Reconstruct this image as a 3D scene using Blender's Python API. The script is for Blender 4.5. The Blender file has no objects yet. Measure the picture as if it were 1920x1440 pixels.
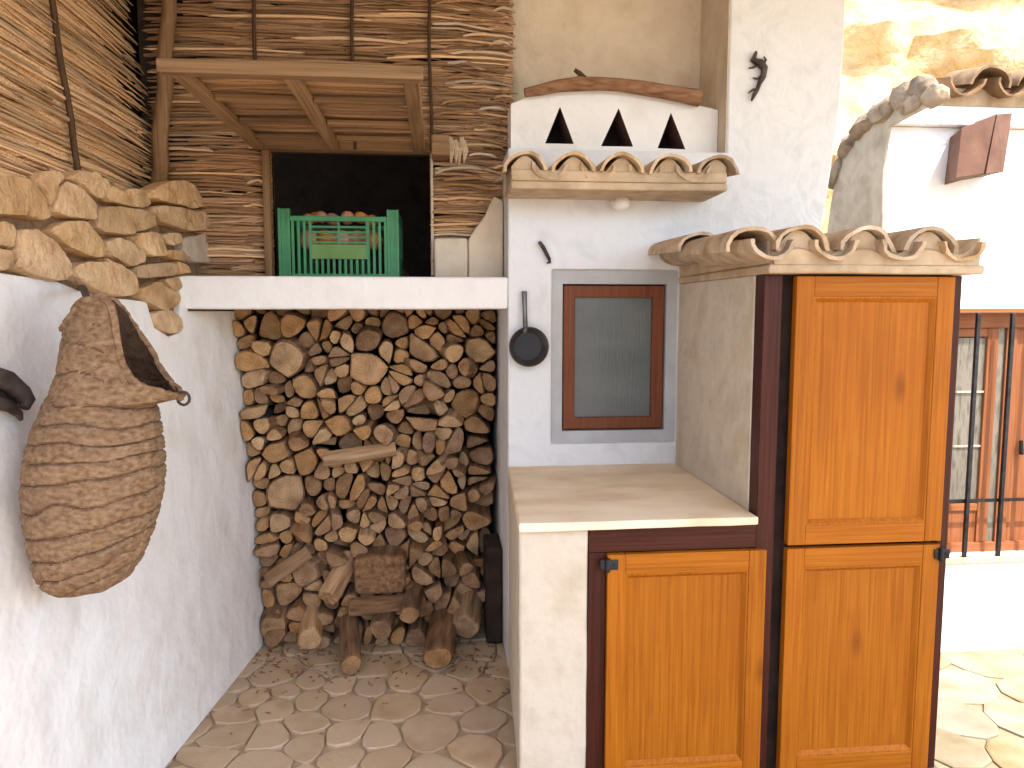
import bpy, bmesh, math, random
from mathutils import Vector, Matrix, noise
from mathutils.geometry import tessellate_polygon
random.seed(7)
R = random.Random(11)
S = bpy.context.scene
COL = S.collection
rad = math.radians

# ------------------------------------------------------------------ camera, light, exposure
F, PSI, TH, EYE = 1400.0, rad(5.55), rad(5.5), 1.55
FW = Vector((math.sin(PSI)*math.cos(TH), math.cos(PSI)*math.cos(TH), -math.sin(TH)))
RT = Vector((math.cos(PSI), -math.sin(PSI), 0))
UP = RT.cross(FW)
cam = bpy.data.cameras.new('camera')
cam.sensor_width = 36.0
cam.lens = 36.0*F/1920.0
cam.clip_start, cam.clip_end = 0.05, 400
camo = bpy.data.objects.new('camera', cam)
COL.objects.link(camo)
camo.matrix_world = Matrix.Translation((0, 0, EYE)) @ Matrix((RT, UP, -FW)).transposed().to_4x4()
S.camera = camo

TO_SUN = Vector((0.25, -0.5, 1.0)).normalized()
w = bpy.data.worlds.new('World'); S.world = w; w.use_nodes = True
nt = w.node_tree
bg = nt.nodes['Background']
sky = nt.nodes.new('ShaderNodeTexSky'); sky.sky_type = 'NISHITA'; sky.sun_disc = False
sky.sun_elevation = math.asin(TO_SUN.z)
sky.sun_rotation = math.atan2(TO_SUN.x, TO_SUN.y)
sky.dust_density = 2.5
nt.links.new(sky.outputs[0], bg.inputs[0]); bg.inputs[1].default_value = 0.15
sl = bpy.data.lights.new('sun', 'SUN'); sl.energy = 2.0; sl.angle = rad(0.5); sl.color = (1.0, 0.95, 0.87)
so = bpy.data.objects.new('sun', sl); COL.objects.link(so)
so.rotation_euler = (-TO_SUN).to_track_quat('-Z', 'Y').to_euler()
S.view_settings.view_transform = 'Standard'
S.view_settings.look = 'None'
S.view_settings.gamma = 1
S.view_settings.use_curve_mapping = False
S.view_settings.exposure = 2.3
S.cycles.max_bounces = 10
S.cycles.diffuse_bounces = 6
S.cycles.use_denoising = True

# ------------------------------------------------------------------ measuring: a sight line met with a plane of the place
def ray(px, py):
    return FW + RT*((px-960)/F) + UP*(-(py-720)/F)
def on(px, py, n, d):
    r = ray(px, py); n = Vector(n)
    t = (d - n.z*EYE)/n.dot(r)
    return Vector((0, 0, EYE)) + r*t
def onY(px, py, y): return on(px, py, (0, 1, 0), y)
def onX(px, py, x): return on(px, py, (1, 0, 0), x)
LW_N, LW_D = Vector((1, -0.121, 0.083)), -1.249            # face of the left wall
LWU = LW_N.normalized()
def onL(px, py, off=0.0): return on(px, py, LW_N, LW_D + off*LW_N.length)

# ------------------------------------------------------------------ materials
def lin(c):
    return tuple(((v/255)/12.92 if v/255 <= 0.04045 else ((v/255+0.055)/1.055)**2.4) for v in c)
MATS = {}
def mat(name, cols, scale=8, stretch=(1, 1, 1), rough=0.8, bump=0.3, bscale=40, bdist=0.004, rnd=0.0, hue=0.0, detail=6,
        stain=None, stain_scale=2.0, stain_amt=0.5, spec=0.3, bstretch=None, metal=0.0, coat=0.0, rings=False, lo=0.3, hi=0.7, bump2=None, dist=0.0, knots=None):
    m = bpy.data.materials.new(name); m.use_nodes = True
    t = m.node_tree; N = t.nodes.new; L = t.links.new
    b = t.nodes['Principled BSDF']
    tc = N('ShaderNodeTexCoord'); oi = N('ShaderNodeObjectInfo')
    add = N('ShaderNodeVectorMath'); add.operation = 'MULTIPLY_ADD'
    comb = N('ShaderNodeCombineXYZ')
    for k in range(3): L(oi.outputs['Random'], comb.inputs[k])
    L(comb.outputs[0], add.inputs[0]); add.inputs[1].default_value = (37.0, 53.0, 71.0) if rnd > 0 else (0, 0, 0)
    L(tc.outputs['Object'], add.inputs[2])
    def noisetex(sc, st, det=6, ds=0.0):
        mp = N('ShaderNodeMapping'); mp.inputs['Scale'].default_value = st
        L(add.outputs[0], mp.inputs[0])
        n = N('ShaderNodeTexNoise'); n.inputs['Scale'].default_value = sc; n.inputs['Detail'].default_value = det
        n.inputs['Distortion'].default_value = ds
        L(mp.outputs[0], n.inputs['Vector'])
        return n
    n1 = noisetex(scale, stretch, detail, dist)
    fac = n1.outputs['Fac']
    if rings:
        wv = N('ShaderNodeTexWave'); wv.wave_type = 'RINGS'; wv.rings_direction = 'Y'
        wv.inputs['Scale'].default_value = 22; wv.inputs['Distortion'].default_value = 3.5; wv.inputs['Detail'].default_value = 3
        wv.inputs['Detail Scale'].default_value = 2.0
        mo = N('ShaderNodeVectorMath'); mo.operation = 'ADD'; L(tc.outputs['Object'], mo.inputs[0])
        sc3 = N('ShaderNodeVectorMath'); sc3.operation = 'MULTIPLY'; L(comb.outputs[0], sc3.inputs[0]); sc3.inputs[1].default_value = (0.03, 0, -0.025)
        L(sc3.outputs[0], mo.inputs[1]); L(mo.outputs[0], wv.inputs['Vector'])
        mxr = N('ShaderNodeMix'); mxr.inputs[0].default_value = 0.10
        L(n1.outputs['Fac'], mxr.inputs[2]); L(wv.outputs['Fac'], mxr.inputs[3]); fac = mxr.outputs[0]
    cr = N('ShaderNodeValToRGB'); els = cr.color_ramp.elements
    k = len(cols)
    while len(els) < k: els.new(0.5)
    for i, c in enumerate(cols):
        els[i].position = lo + (hi-lo)*i/max(1, k-1)
        els[i].color = (*c, 1)
    L(fac, cr.inputs[0]); col = cr.outputs[0]
    if stain is not None:
        n2 = noisetex(stain_scale, (1, 1, 1), 5)
        r2 = N('ShaderNodeValToRGB'); r2.color_ramp.elements[0].position = 0.45; r2.color_ramp.elements[1].position = 0.75
        r2.color_ramp.elements[1].color = (stain_amt,)*3 + (1,)
        L(n2.outputs['Fac'], r2.inputs[0])
        mx = N('ShaderNodeMix'); mx.data_type = 'RGBA'
        L(r2.outputs[0], mx.inputs[0]); L(col, mx.inputs[6]); mx.inputs[7].default_value = (*stain, 1); col = mx.outputs[2]
    if knots is not None:
        mk = N('ShaderNodeMapping'); mk.inputs['Scale'].default_value = knots; L(add.outputs[0], mk.inputs[0])
        vo = N('ShaderNodeTexVoronoi'); vo.inputs['Scale'].default_value = 1.0; L(mk.outputs[0], vo.inputs['Vector'])
        rk = N('ShaderNodeValToRGB'); rk.color_ramp.elements[0].position = .05; rk.color_ramp.elements[1].position = .17
        rk.color_ramp.elements[0].color = (.55,)*3+(1,); rk.color_ramp.elements[1].color = (0, 0, 0, 1)
        L(vo.outputs['Distance'], rk.inputs[0])
        mk2 = N('ShaderNodeMix'); mk2.data_type = 'RGBA'; L(rk.outputs[0], mk2.inputs[0]); L(col, mk2.inputs[6]); mk2.inputs[7].default_value = (.13, .03, .003, 1); col = mk2.outputs[2]
    if rnd > 0:
        hs = N('ShaderNodeHueSaturation')
        mr = N('ShaderNodeMapRange'); mr.inputs['To Min'].default_value = 1-rnd; mr.inputs['To Max'].default_value = 1+rnd
        L(oi.outputs['Random'], mr.inputs[0]); L(mr.outputs[0], hs.inputs['Value'])
        if hue > 0:
            mul = N('ShaderNodeMath'); mul.operation = 'MULTIPLY'; mul.inputs[1].default_value = 7.31; L(oi.outputs['Random'], mul.inputs[0])
            fr = N('ShaderNodeMath'); fr.operation = 'FRACT'; L(mul.outputs[0], fr.inputs[0])
            m2 = N('ShaderNodeMapRange'); m2.inputs['To Min'].default_value = 1-hue; m2.inputs['To Max'].default_value = 1+hue*0.6
            L(fr.outputs[0], m2.inputs[0]); L(m2.outputs[0], hs.inputs['Saturation'])
        L(col, hs.inputs['Color']); col = hs.outputs[0]
    L(col, b.inputs['Base Color'])
    b.inputs['Roughness'].default_value = rough
    b.inputs['Specular IOR Level'].default_value = spec
    b.inputs['Metallic'].default_value = metal
    b.inputs['Coat Weight'].default_value = coat
    b.inputs['Coat Roughness'].default_value = 0.25
    if bump > 0:
        nb = noisetex(bscale, bstretch or stretch, 5)
        bp = N('ShaderNodeBump'); bp.inputs['Strength'].default_value = bump; bp.inputs['Distance'].default_value = bdist
        L(nb.outputs['Fac'], bp.inputs['Height'])
        last = bp
        if bump2:
            nb2 = noisetex(bump2[0], (1, 1, 1), 3, bump2[2] if len(bump2) > 2 else 0.0)
            bp2 = N('ShaderNodeBump'); bp2.inputs['Strength'].default_value = 1.0; bp2.inputs['Distance'].default_value = bump2[1]
            L(nb2.outputs['Fac'], bp2.inputs['Height']); L(bp.outputs[0], bp2.inputs['Normal']); last = bp2
        L(last.outputs[0], b.inputs['Normal'])
    MATS[name] = m
    return m
white_plaster = mat('white_plaster', [(.74, .71, .66), (.82, .80, .77), (.80, .78, .75)], 5, bump=.5, bscale=55, bdist=.004, rough=.9, stain=(.62, .54, .43), stain_scale=2.2, stain_amt=.22, bump2=(6, .022))
trowel_plaster = mat('trowel_plaster', [(.63, .63, .62), (.72, .72, .71), (.69, .69, .68)], 7, bump=.5, bscale=26, bdist=.006, rough=.9, bstretch=(1.0, 1.0, .55), stain=(.66, .63, .56), stain_scale=3, stain_amt=.2, bump2=(6, .014, .9), dist=.8)
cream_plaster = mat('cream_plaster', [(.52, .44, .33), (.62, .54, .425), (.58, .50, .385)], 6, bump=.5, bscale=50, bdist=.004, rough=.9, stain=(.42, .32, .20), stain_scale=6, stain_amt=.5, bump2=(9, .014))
tan_shade_plaster = mat('tan_shade_plaster', [(.55, .45, .325), (.66, .56, .43), (.61, .51, .385)], 5, bump=.5, bscale=45, bdist=.005, rough=.9, stain=(.36, .25, .15), stain_scale=2.5, stain_amt=.35, bump2=(9, .024))  # niche shade put into the tan; also plain tan on the ledge fillet
grey_render = mat('grey_render', [(.33, .275, .20), (.43, .37, .28), (.39, .33, .245)], 7, bump=.7, bscale=35, bdist=.008, rough=.9, stain=(.2, .16, .11), stain_scale=6, stain_amt=.6)
shade_black = mat('shade_black', [(.018, .010, .007), (.04, .022, .014)], 12, rough=.95, bump=.3)  # near-black colour stands for shade in recesses and behind openings
vent_dark = mat('shade_vent_cheek', [(.09, .045, .035), (.18, .09, .065)], 12, rough=.95, bump=.3)  # shade of the vent recess put into the cheek colour
earth_mortar = mat('earth_mortar', [(.15, .085, .045), (.26, .16, .085), (.2, .12, .065)], 18, bump=.9, bscale=60, bdist=.01, rough=.95)
shade_earth = mat('shade_earth', [(.022, .014, .009), (.045, .028, .018)], 14, bump=.9, bscale=40, bdist=.01, rough=.95)  # earth taken near black for the shade of room, store and reed gaps
sandstone = mat('sandstone', [(.42, .245, .115), (.59, .375, .19), (.67, .455, .25)], 11, bump=1.0, bscale=34, bdist=.016, rough=.95, bump2=(110, .004), rnd=.14, hue=.08, stain=(.4, .27, .15), stain_scale=5, stain_amt=.5)
grey_stone = mat('grey_stone', [(.36, .28, .2), (.50, .41, .32)], 12, bump=.9, bscale=45, bdist=.008, rough=.95, rnd=.12)
flag_mat = mat('flag_stone', [(.36, .25, .145), (.49, .36, .23), (.56, .43, .29)], 5, bump=.6, bscale=50, bdist=.004, rough=.75, rnd=.10, hue=.08, stain=(.36, .26, .165), stain_scale=5, stain_amt=.6)
joint_out = mat('terrace_joint', [(.20, .155, .092), (.25, .20, .126)], 14, bump=.7, bscale=70, bdist=.004, rough=.95)
flag_out = mat('ochre_flag_stone', [(.17, .125, .062), (.225, .185, .115), (.25, .215, .15)], 4, bump=.6, bscale=40, bdist=.005, rough=.85, rnd=.12, hue=.25)
joint_mat = mat('joint_mortar', [(.33, .245, .16), (.43, .33, .225)], 14, bump=.7, bscale=70, bdist=.004, rough=.95)
ground_mat = mat('pale_ground', [(.40, .32, .22), (.52, .43, .31)], 3, bump=.5, bscale=30, bdist=.01, rough=.95)
terracotta = mat('old_terracotta', [(.38, .24, .125), (.54, .385, .235), (.64, .50, .335)], 14, bump=.9, bscale=60, bdist=.006, rough=.92, rnd=.2, hue=.25, stain=(.24, .17, .105), stain_scale=13, stain_amt=.55)
shade_tile = mat('brown_shade_tile', [(.13, .075, .035), (.22, .135, .07), (.28, .18, .10)], 10, bump=.6, bscale=60, bdist=.004, rough=.9, rnd=.15, hue=.2)  # underside shade of the eave put into the dark brown
brown_rubble = mat('brown_rubble', [(.15, .11, .072), (.27, .205, .14), (.34, .265, .185)], 12, bump=.9, bscale=40, bdist=.012, rough=.95, rnd=.2)
tile_mortar = mat('tile_mortar', [(.46, .33, .20), (.58, .44, .29)], 12, bump=.8, bscale=55, bdist=.006, rough=.95, stain=(.30, .21, .13), stain_scale=9, stain_amt=.7)
top_stone = mat('counter_stone', [(.72, .53, .33), (.82, .67, .46), (.86, .74, .55)], 4, stretch=(1, 2.2, 1), bump=.25, bscale=60, bdist=.002, rough=.6, stain=(.52, .36, .20), stain_scale=3, stain_amt=.5)
def wood(name, cols, ax, rough=.5, coat=.04, rnd=.07, sc=2.6, bump=.25, spec=.14, lo=.25, hi=.8, stain=None):
    st = [46, 46, 46]; st[ax] = 1.0
    bs = [40, 40, 40]; bs[ax] = 1.5
    return mat(name, cols, sc, tuple(st), rough=rough, bump=bump, bscale=2.5, bstretch=tuple(bs), bdist=.0015, rnd=rnd, coat=coat, spec=spec, lo=lo, hi=hi, dist=.6, stain=stain, stain_scale=3.2, stain_amt=.4, knots=None if stain is None else tuple(2.6 if k == ax else 6.5 for k in range(3)))
PINE = [(.25, .068, .003), (.37, .112, .006), (.44, .15, .011)]
pine_v = wood('honey_pine_upright', PINE, 2, stain=(.27, .065, .003)); pine_h = wood('honey_pine_across', PINE, 0, stain=(.27, .065, .003))
DARKW = [(.028, .007, .004), (.055, .0135, .008), (.085, .022, .013)]
darkwood_v = wood('dark_stain_upright', DARKW, 2, rough=.4); darkwood_h = wood('dark_stain_across', DARKW, 0, rough=.4)
BRN = [(.12, .035, .015), (.19, .06, .026), (.24, .08, .036)]
brown_v = wood('brown_joinery_upright', BRN, 2, rough=.45); brown_h = wood('brown_joinery_across', BRN, 0, rough=.45)
ORW = [(.15, .05, .018), (.24, .085, .033), (.30, .115, .05)]
red_v = wood('red_joinery_upright', ORW, 2, rough=.55, coat=.05); red_h = wood('red_joinery_across', ORW, 0, rough=.55, coat=.05)
OLDW = [(.14, .075, .034), (.25, .145, .07), (.34, .21, .11)]
old_x = wood('weathered_wood_across', OLDW, 0, rough=.8, coat=0, rnd=.2, spec=.2); old_y = wood('weathered_wood_deep', OLDW, 1, rough=.8, coat=0, rnd=.2, spec=.2)
old_z = wood('weathered_wood_upright', OLDW, 2, rough=.8, coat=0, rnd=.2, spec=.2)
branch_mat = mat('peeled_branch', [(.14, .06, .028), (.26, .125, .06), (.33, .18, .095)], 5, stretch=(3, 14, 14), bump=.8, bscale=18, bdist=.006, rough=.7)
REED = [(.36, .205, .095), (.64, .41, .215), (.78, .56, .34)]
reed_mat = mat('dry_reed', REED, 3, stretch=(2, 60, 60), bump=.5, bscale=3, bstretch=(3, 160, 160), bdist=.002, rough=.75, rnd=.34, hue=.12, spec=.25)
reed_dark = mat('dry_reed_brown', [(.15, .075, .03), (.32, .175, .08), (.46, .28, .15)], 3, stretch=(2, 60, 60), bump=.5, bscale=3, bstretch=(3, 160, 160), bdist=.002, rough=.8, rnd=.38, hue=.10, spec=.25)
reed_pale = mat('pale_frond', [(.42, .30, .18), (.62, .49, .34)], 3, stretch=(2, 60, 60), bump=.4, bscale=3, bstretch=(3, 120, 120), bdist=.002, rough=.8, rnd=.2, hue=.25)
batten_mat = mat('batten', [(.05, .025, .012), (.10, .055, .026)], 5, stretch=(20, 20, 1), bump=.5, bscale=10, rough=.85, rnd=.15)
def endmat(nm, cols): return mat(nm, cols, 16, bump=1.0, bscale=60, bdist=.007, rough=.9, rnd=.2, hue=.08, rings=True, stain=(.15, .085, .045), stain_scale=10, stain_amt=.6, lo=.25, hi=.75)
end_orange = endmat('orange_end_grain', [(.23, .115, .042), (.41, .23, .098), (.53, .325, .155)])
end_pale = endmat('pale_end_grain', [(.26, .15, .068), (.44, .275, .135), (.55, .375, .205)])
end_brown = endmat('brown_end_grain', [(.15, .075, .034), (.30, .17, .083), (.40, .25, .13)])
end_grain = end_pale
bark = mat('grey_bark', [(.095, .046, .02), (.20, .108, .052), (.30, .18, .095)], 5, stretch=(8, 1.2, 8), bump=1.0, bscale=14, bstretch=(6, 1, 6), bdist=.008, rough=.95, rnd=.3, hue=.1)
split_wood = mat('split_log_face', [(.20, .10, .042), (.36, .21, .10), (.46, .30, .16)], 3, stretch=(16, 1.2, 16), bump=.8, bscale=6, bstretch=(12, 1, 12), bdist=.005, rough=.9, rnd=.3, hue=.1)
esparto = mat('esparto', [(.13, .07, .034), (.235, .14, .074), (.32, .205, .118)], 60, stretch=(1, 1, 1.6), bump=1.0, bscale=90, bstretch=(1, 1, 1.6), bdist=.006, rough=.95, stain=(.19, .12, .075), stain_scale=7, stain_amt=.4)
esparto_inner_shade = mat('esparto_inside_shade', [(.035, .018, .010), (.07, .038, .02)], 60, bump=1.0, bscale=90, bdist=.006, rough=.95)  # shade inside the basket mouth painted as a darker inner weave
esparto_seam = mat('esparto_seam_shade', [(.085, .045, .024), (.15, .085, .047)], 60, bump=1.0, bscale=90, bdist=.006, rough=.95)  # crease shade between bands painted as darker seam strips
iron = mat('black_iron', [(.012, .011, .012), (.035, .033, .034)], 20, bump=.4, bscale=60, rough=.45, metal=.6, spec=.5)
rust_iron = mat('dark_rusty_iron', [(.035, .026, .022), (.08, .06, .05), (.11, .09, .08)], 25, bump=.7, bscale=70, rough=.75, metal=.3)
pan_steel = mat('worn_pan_metal', [(.10, .095, .09), (.19, .18, .17)], 14, bump=.2, bscale=60, rough=.4, metal=.8)
pan_black = mat('pan_inside', [(.008, .008, .009), (.022, .021, .023)], 14, bump=.2, bscale=60, rough=.45)
green_plastic = mat('green_plastic', [(.022, .165, .05), (.035, .235, .075), (.045, .275, .095)], 9, bump=.15, bscale=50, rough=.45, spec=.5, stain=(.05, .17, .07), stain_scale=8, stain_amt=.5)
light_green = mat('pale_green_plate', [(.11, .22, .06), (.17, .30, .09)], 9, bump=.15, bscale=50, rough=.5)
fruit_mat = mat('ripe_skin', [(.46, .13, .03), (.68, .26, .08), (.7, .36, .22)], 9, bump=.2, bscale=30, rough=.45, rnd=.25, hue=.3)
ceramic = mat('white_fitting', [(.72, .70, .66), (.8, .78, .74)], 5, bump=.05, rough=.35, spec=.5)
grey_paint = mat('grey_blue_paint', [(.41, .405, .39), (.50, .495, .48)], 9, bump=.4, bscale=50, rough=.75, stain=(.33, .33, .32), stain_scale=5, stain_amt=.5)
dim_glass = mat('frosted_dark_pane', [(.105, .115, .105), (.14, .15, .138)], 3, stretch=(1, 1, 3), bump=.6, bscale=3, bstretch=(55, 1, 4), bdist=.0025, rough=.18, spec=.5)
lace = mat('lace_behind_pane', [(.07, .06, .048), (.17, .15, .12), (.11, .095, .072)], 7, stretch=(5, 1, 1), bump=.1, rough=.15, spec=.6)
rock_mat = mat('ochre_rock', [(.34, .21, .07), (.56, .41, .2), (.68, .56, .36)], 2.2, bump=1.0, bscale=9, bdist=.06, rough=.95, stain=(.36, .19, .07), stain_scale=3.5, stain_amt=.55)
lamp_clay = mat('lamp_clay', [(.10, .048, .03), (.16, .08, .052)], 9, bump=.4, bscale=50, rough=.8)
roof_wood = wood('porch_boards', [(.24, .14, .07), (.36, .22, .12), (.42, .28, .16)], 1, rough=.8, coat=0, spec=.2)

# ------------------------------------------------------------------ building helpers
ROOT = {}
def setp(o, label=None, cat=None, group=None, kind=None):
    if label: o['label'] = label
    if cat: o['category'] = cat
    if group: o['group'] = group
    if kind: o['kind'] = kind
    return o
def thing(name, label, cat, loc=(0, 0, 0), group=None):
    o = bpy.data.objects.new(name, None); COL.objects.link(o)
    o.empty_display_size = .1
    o.location = loc; ROOT[o] = Vector(loc)
    return setp(o, label, cat, group)
class MB:
    def __init__(s): s.v, s.f, s.m, s.sm = [], [], [], []
    def add(s, vs, fs, mi=0, smooth=False):
        b = len(s.v); s.v += [Vector(p) for p in vs]
        for f in fs:
            s.f.append(tuple(b+i for i in f)); s.m.append(mi); s.sm.append(smooth)
    def box(s, x0, x1, y0, y1, z0, z1, mi=0):
        s.add([(x0, y0, z0), (x1, y0, z0), (x1, y1, z0), (x0, y1, z0), (x0, y0, z1), (x1, y0, z1), (x1, y1, z1), (x0, y1, z1)],
              [(0, 3, 2, 1), (4, 5, 6, 7), (0, 1, 5, 4), (1, 2, 6, 5), (2, 3, 7, 6), (3, 0, 4, 7)], mi)
        return s
    def tube(s, pts, rs, n=8, mi=0, flat=1.0, cap=True, jag=0.0):
        pts = [Vector(p) for p in pts]
        if not hasattr(rs, '__len__'): rs = [rs]*len(pts)
        vs, fs = [], []
        ref = None
        for i, p in enumerate(pts):
            d = (pts[min(i+1, len(pts)-1)]-pts[max(i-1, 0)]).normalized()
            if ref is None: ref = Vector((0, 0, 1)) if abs(d.z) < .9 else Vector((1, 0, 0))
            a = d.cross(ref)
            if a.length < 1e-4: a = d.orthogonal()
            a.normalize(); b = a.cross(d).normalized(); ref = b
            for k in range(n):
                t = 2*math.pi*k/n
                r = rs[i]*(1+jag*R.uniform(-1, 1))
                vs.append(p+a*math.cos(t)*r+b*math.sin(t)*r*flat)
        for i in range(len(pts)-1):
            for k in range(n):
                k2 = (k+1) % n
                fs.append((i*n+k, i*n+k2, (i+1)*n+k2, (i+1)*n+k))
        if cap:
            fs.append(tuple(range(n-1, -1, -1))); e = (len(pts)-1)*n
            fs.append(tuple(e+k for k in range(n)))
        s.add(vs, fs, mi, True); return s
    def plate(s, outer, holes, fn, w0, w1, mi=0, mis=None):
        """outline with holes in (u,v), thick from w0 (front) to w1; fn(u,v,w) -> point"""
        loops = [outer]+list(holes)
        flat = [p for l in loops for p in l]
        tris = tessellate_polygon([[Vector((p[0], p[1], 0)) for p in l] for l in loops])
        n = len(flat)
        vs = [fn(p[0], p[1], w0) for p in flat]+[fn(p[0], p[1], w1) for p in flat]
        fs = [tuple(t) for t in tris]+[tuple(n+i for i in reversed(t)) for t in tris]
        s.add(vs, fs, mi)
        b = 0
        for l in loops:
            k = len(l)
            s.add([vs[b+i] for i in range(k)]+[vs[n+b+i] for i in range(k)], [(i, (i+1) % k, k+(i+1) % k, k+i) for i in range(k)], mi if mis is None or l is outer else mis)
            b += k
        return s
    def build(s, name, mats, parent=None, bevel=0.0, seg=2, wob=0.0, wscale=6.0, sub=0, label=None, shade=None):
        if not isinstance(mats, (list, tuple)): mats = [mats]
        root = parent
        while root is not None and root.parent is not None: root = root.parent
        L = ROOT.get(root, Vector((0, 0, 0)))
        me = bpy.data.meshes.new(name)
        me.from_pydata([tuple(p-L) for p in s.v], [], s.f)
        for m in mats: me.materials.append(m)
        me.polygons.foreach_set('material_index', s.m); me.polygons.foreach_set('use_smooth', s.sm)
        bm = bmesh.new(); bm.from_mesh(me)
        bmesh.ops.remove_doubles(bm, verts=bm.verts, dist=1e-5)
        bmesh.ops.recalc_face_normals(bm, faces=bm.faces)
        if bevel > 0:
            es = [e for e in bm.edges if len(e.link_faces) == 2 and e.calc_face_angle(0) > .5]
            bmesh.ops.bevel(bm, geom=es, offset=bevel, segments=seg, affect='EDGES', clamp_overlap=True, profile=.5)
        if sub: bmesh.ops.subdivide_edges(bm, edges=bm.edges, cuts=sub, use_grid_fill=True)
        if wob > 0:
            for v in bm.verts:
                v.co += noise.noise_vector((v.co+L)*wscale)*wob
        if shade:
            for f in bm.faces: f.smooth = True
        bm.to_mesh(me); bm.free()
        if any(s.sm) or shade: me.set_sharp_from_angle(angle=rad(48))
        o = bpy.data.objects.new(name, me); COL.objects.link(o)
        if parent is not None: o.parent = parent
        else: ROOT[o] = Vector((0, 0, 0))
        if label: o['label'] = label
        return o
def place(name, me, M, parent, m=None):
    """one more object of a shared mesh at world matrix M"""
    root = parent
    while root is not None and root.parent is not None: root = root.parent
    o = bpy.data.objects.new(name, me); COL.objects.link(o)
    o.parent = parent
    o.matrix_basis = Matrix.Translation(-ROOT.get(root, Vector((0, 0, 0)))) @ M
    return o
def chaikin(p, n=1):
    for _ in range(n):
        q = []
        for i in range(len(p)):
            a, b = p[i], p[(i+1) % len(p)]
            q += [a*.75+b*.25, a*.25+b*.75]
        p = q
    return p
def clip(poly, a, b, c):
    """keep a*x+b*y <= c"""
    out = []
    for i in range(len(poly)):
        p, q = poly[i], poly[(i+1) % len(poly)]
        dp, dq = a*p[0]+b*p[1]-c, a*q[0]+b*q[1]-c
        if dp <= 0: out.append(p)
        if (dp < 0 < dq) or (dq < 0 < dp):
            t = dp/(dp-dq); out.append((p[0]+(q[0]-p[0])*t, p[1]+(q[1]-p[1])*t))
    return out
def cells(seeds, region):
    """power-diagram cells of (x, y, r) seeds"""
    res = []
    for i, (x, y, r) in enumerate(seeds):
        poly = list(region)
        for j, (x2, y2, r2) in enumerate(seeds):
            if i == j or abs(x-x2) > .9 or abs(y-y2) > .9: continue
            a, b = 2*(x2-x), 2*(y2-y)
            c = x2*x2+y2*y2-x*x-y*y-(r2*r2-r*r)
            poly = clip(poly, a, b, c)
            if len(poly) < 3: break
        res.append(poly)
    return res
def area(p):
    return abs(sum(p[i][0]*p[(i+1) % len(p)][1]-p[(i+1) % len(p)][0]*p[i][1] for i in range(len(p))))/2
def shrink(p, g):
    c = Vector((sum(q[0] for q in p)/len(p), sum(q[1] for q in p)/len(p)))
    out = []
    for q in p:
        d = Vector(q)-c; l = d.length
        out.append(c+d*max(.25, (l-g)/l) if l > 1e-6 else c)
    return out, c

YW, YF, YT = 3.1, 2.27, 3.36     # kitchen wall face, counter front, thatch

# ------------------------------------------------------------------ ground, floor, rock
g_ = MB(); g_.box(-60, 60, -60, .9, -.45, -.235); g_.box(1.71, 60, .9, 60, -1.1, -.96); g_.box(-60, -1.85, .9, 60, -.45, -.235)
setp(g_.build('ground', ground_mat), kind='structure')
fl = MB().box(-1.8, 1.70, -3.5, 4.4, -1.1, -.014).build('floor', joint_mat); setp(fl, kind='structure')
ter = MB().box(1.704, 8.5, 1.2, 4.8, -.95, -.791).build('terrace', joint_out); setp(ter, kind='structure')
def flags(parent, region, size, z, thick, m, seed, gap):
    rr = random.Random(seed)
    x0 = min(p[0] for p in region); x1 = max(p[0] for p in region); y0 = min(p[1] for p in region); y1 = max(p[1] for p in region)
    sd = []
    for _ in range(4000):
        r = size*rr.choice((.6, .8, 1, 1.15))
        x, y = rr.uniform(x0, x1), rr.uniform(y0, y1)
        if all((x-a)**2+(y-b)**2 > ((r+q)*.5)**2 for a, b, q in sd): sd.append((x, y, r))
    for poly in cells([(a, b, q*.35) for a, b, q in sd], region):
        if len(poly) < 3 or area(poly) < .002: continue
        pts, c = shrink(poly, gap)
        pts = chaikin([Vector((p[0]+rr.uniform(-.006, .006), p[1]+rr.uniform(-.006, .006))) for p in pts], 1)
        zt = z+rr.uniform(-.003, .003)
        n = len(pts); vs = [Vector((p.x, p.y, z-thick)) for p in pts]+[Vector((p.x, p.y, zt-.004)) for p in pts]
        vs += [Vector((c.x+(p.x-c.x)*.95, c.y+(p.y-c.y)*.95, zt)) for p in pts]
        fs = [(i, (i+1) % n, n+(i+1) % n, n+i) for i in range(n)]+[(n+i, n+(i+1) % n, 2*n+(i+1) % n, 2*n+i) for i in range(n)]
        fs.append(tuple(2*n+i for i in range(n)))
        mb = MB(); mb.add(vs, fs)
        o = mb.build('flagstone', m, parent)
flags(fl, [(-1.25, 2.0), (.5, 2.0), (.5, 4.1), (-1.0, 4.1)], .185, 0, .03, flag_mat, 5, .0055)
flags(ter, [(1.75, 2.6), (4.9, 2.6), (4.9, 4.63), (1.75, 4.63)], .5, -.777, .03, flag_out, 9, .004)
mb = MB(); nx, nz = 70, 46; vs = []
for j in range(nz):
    for i in range(nx):
        x, z = 0.9+i*.16, 1.0+j*.16
        p = Vector((x*1.1, 3, z*1.4))
        y = 6.3+.25*(z-1.2)+noise.fractal(p, 1, 2.1, 5)*.4+noise.noise(Vector((x*.5, 1, z*1.6)))*.3
        vs.append((x, y, z))
mb.add(vs, [(j*nx+i, j*nx+i+1, (j+1)*nx+i+1, (j+1)*nx+i) for j in range(nz-1) for i in range(nx-1)], 0, True)
setp(mb.build('rock_face', rock_mat), kind='structure')

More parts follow.
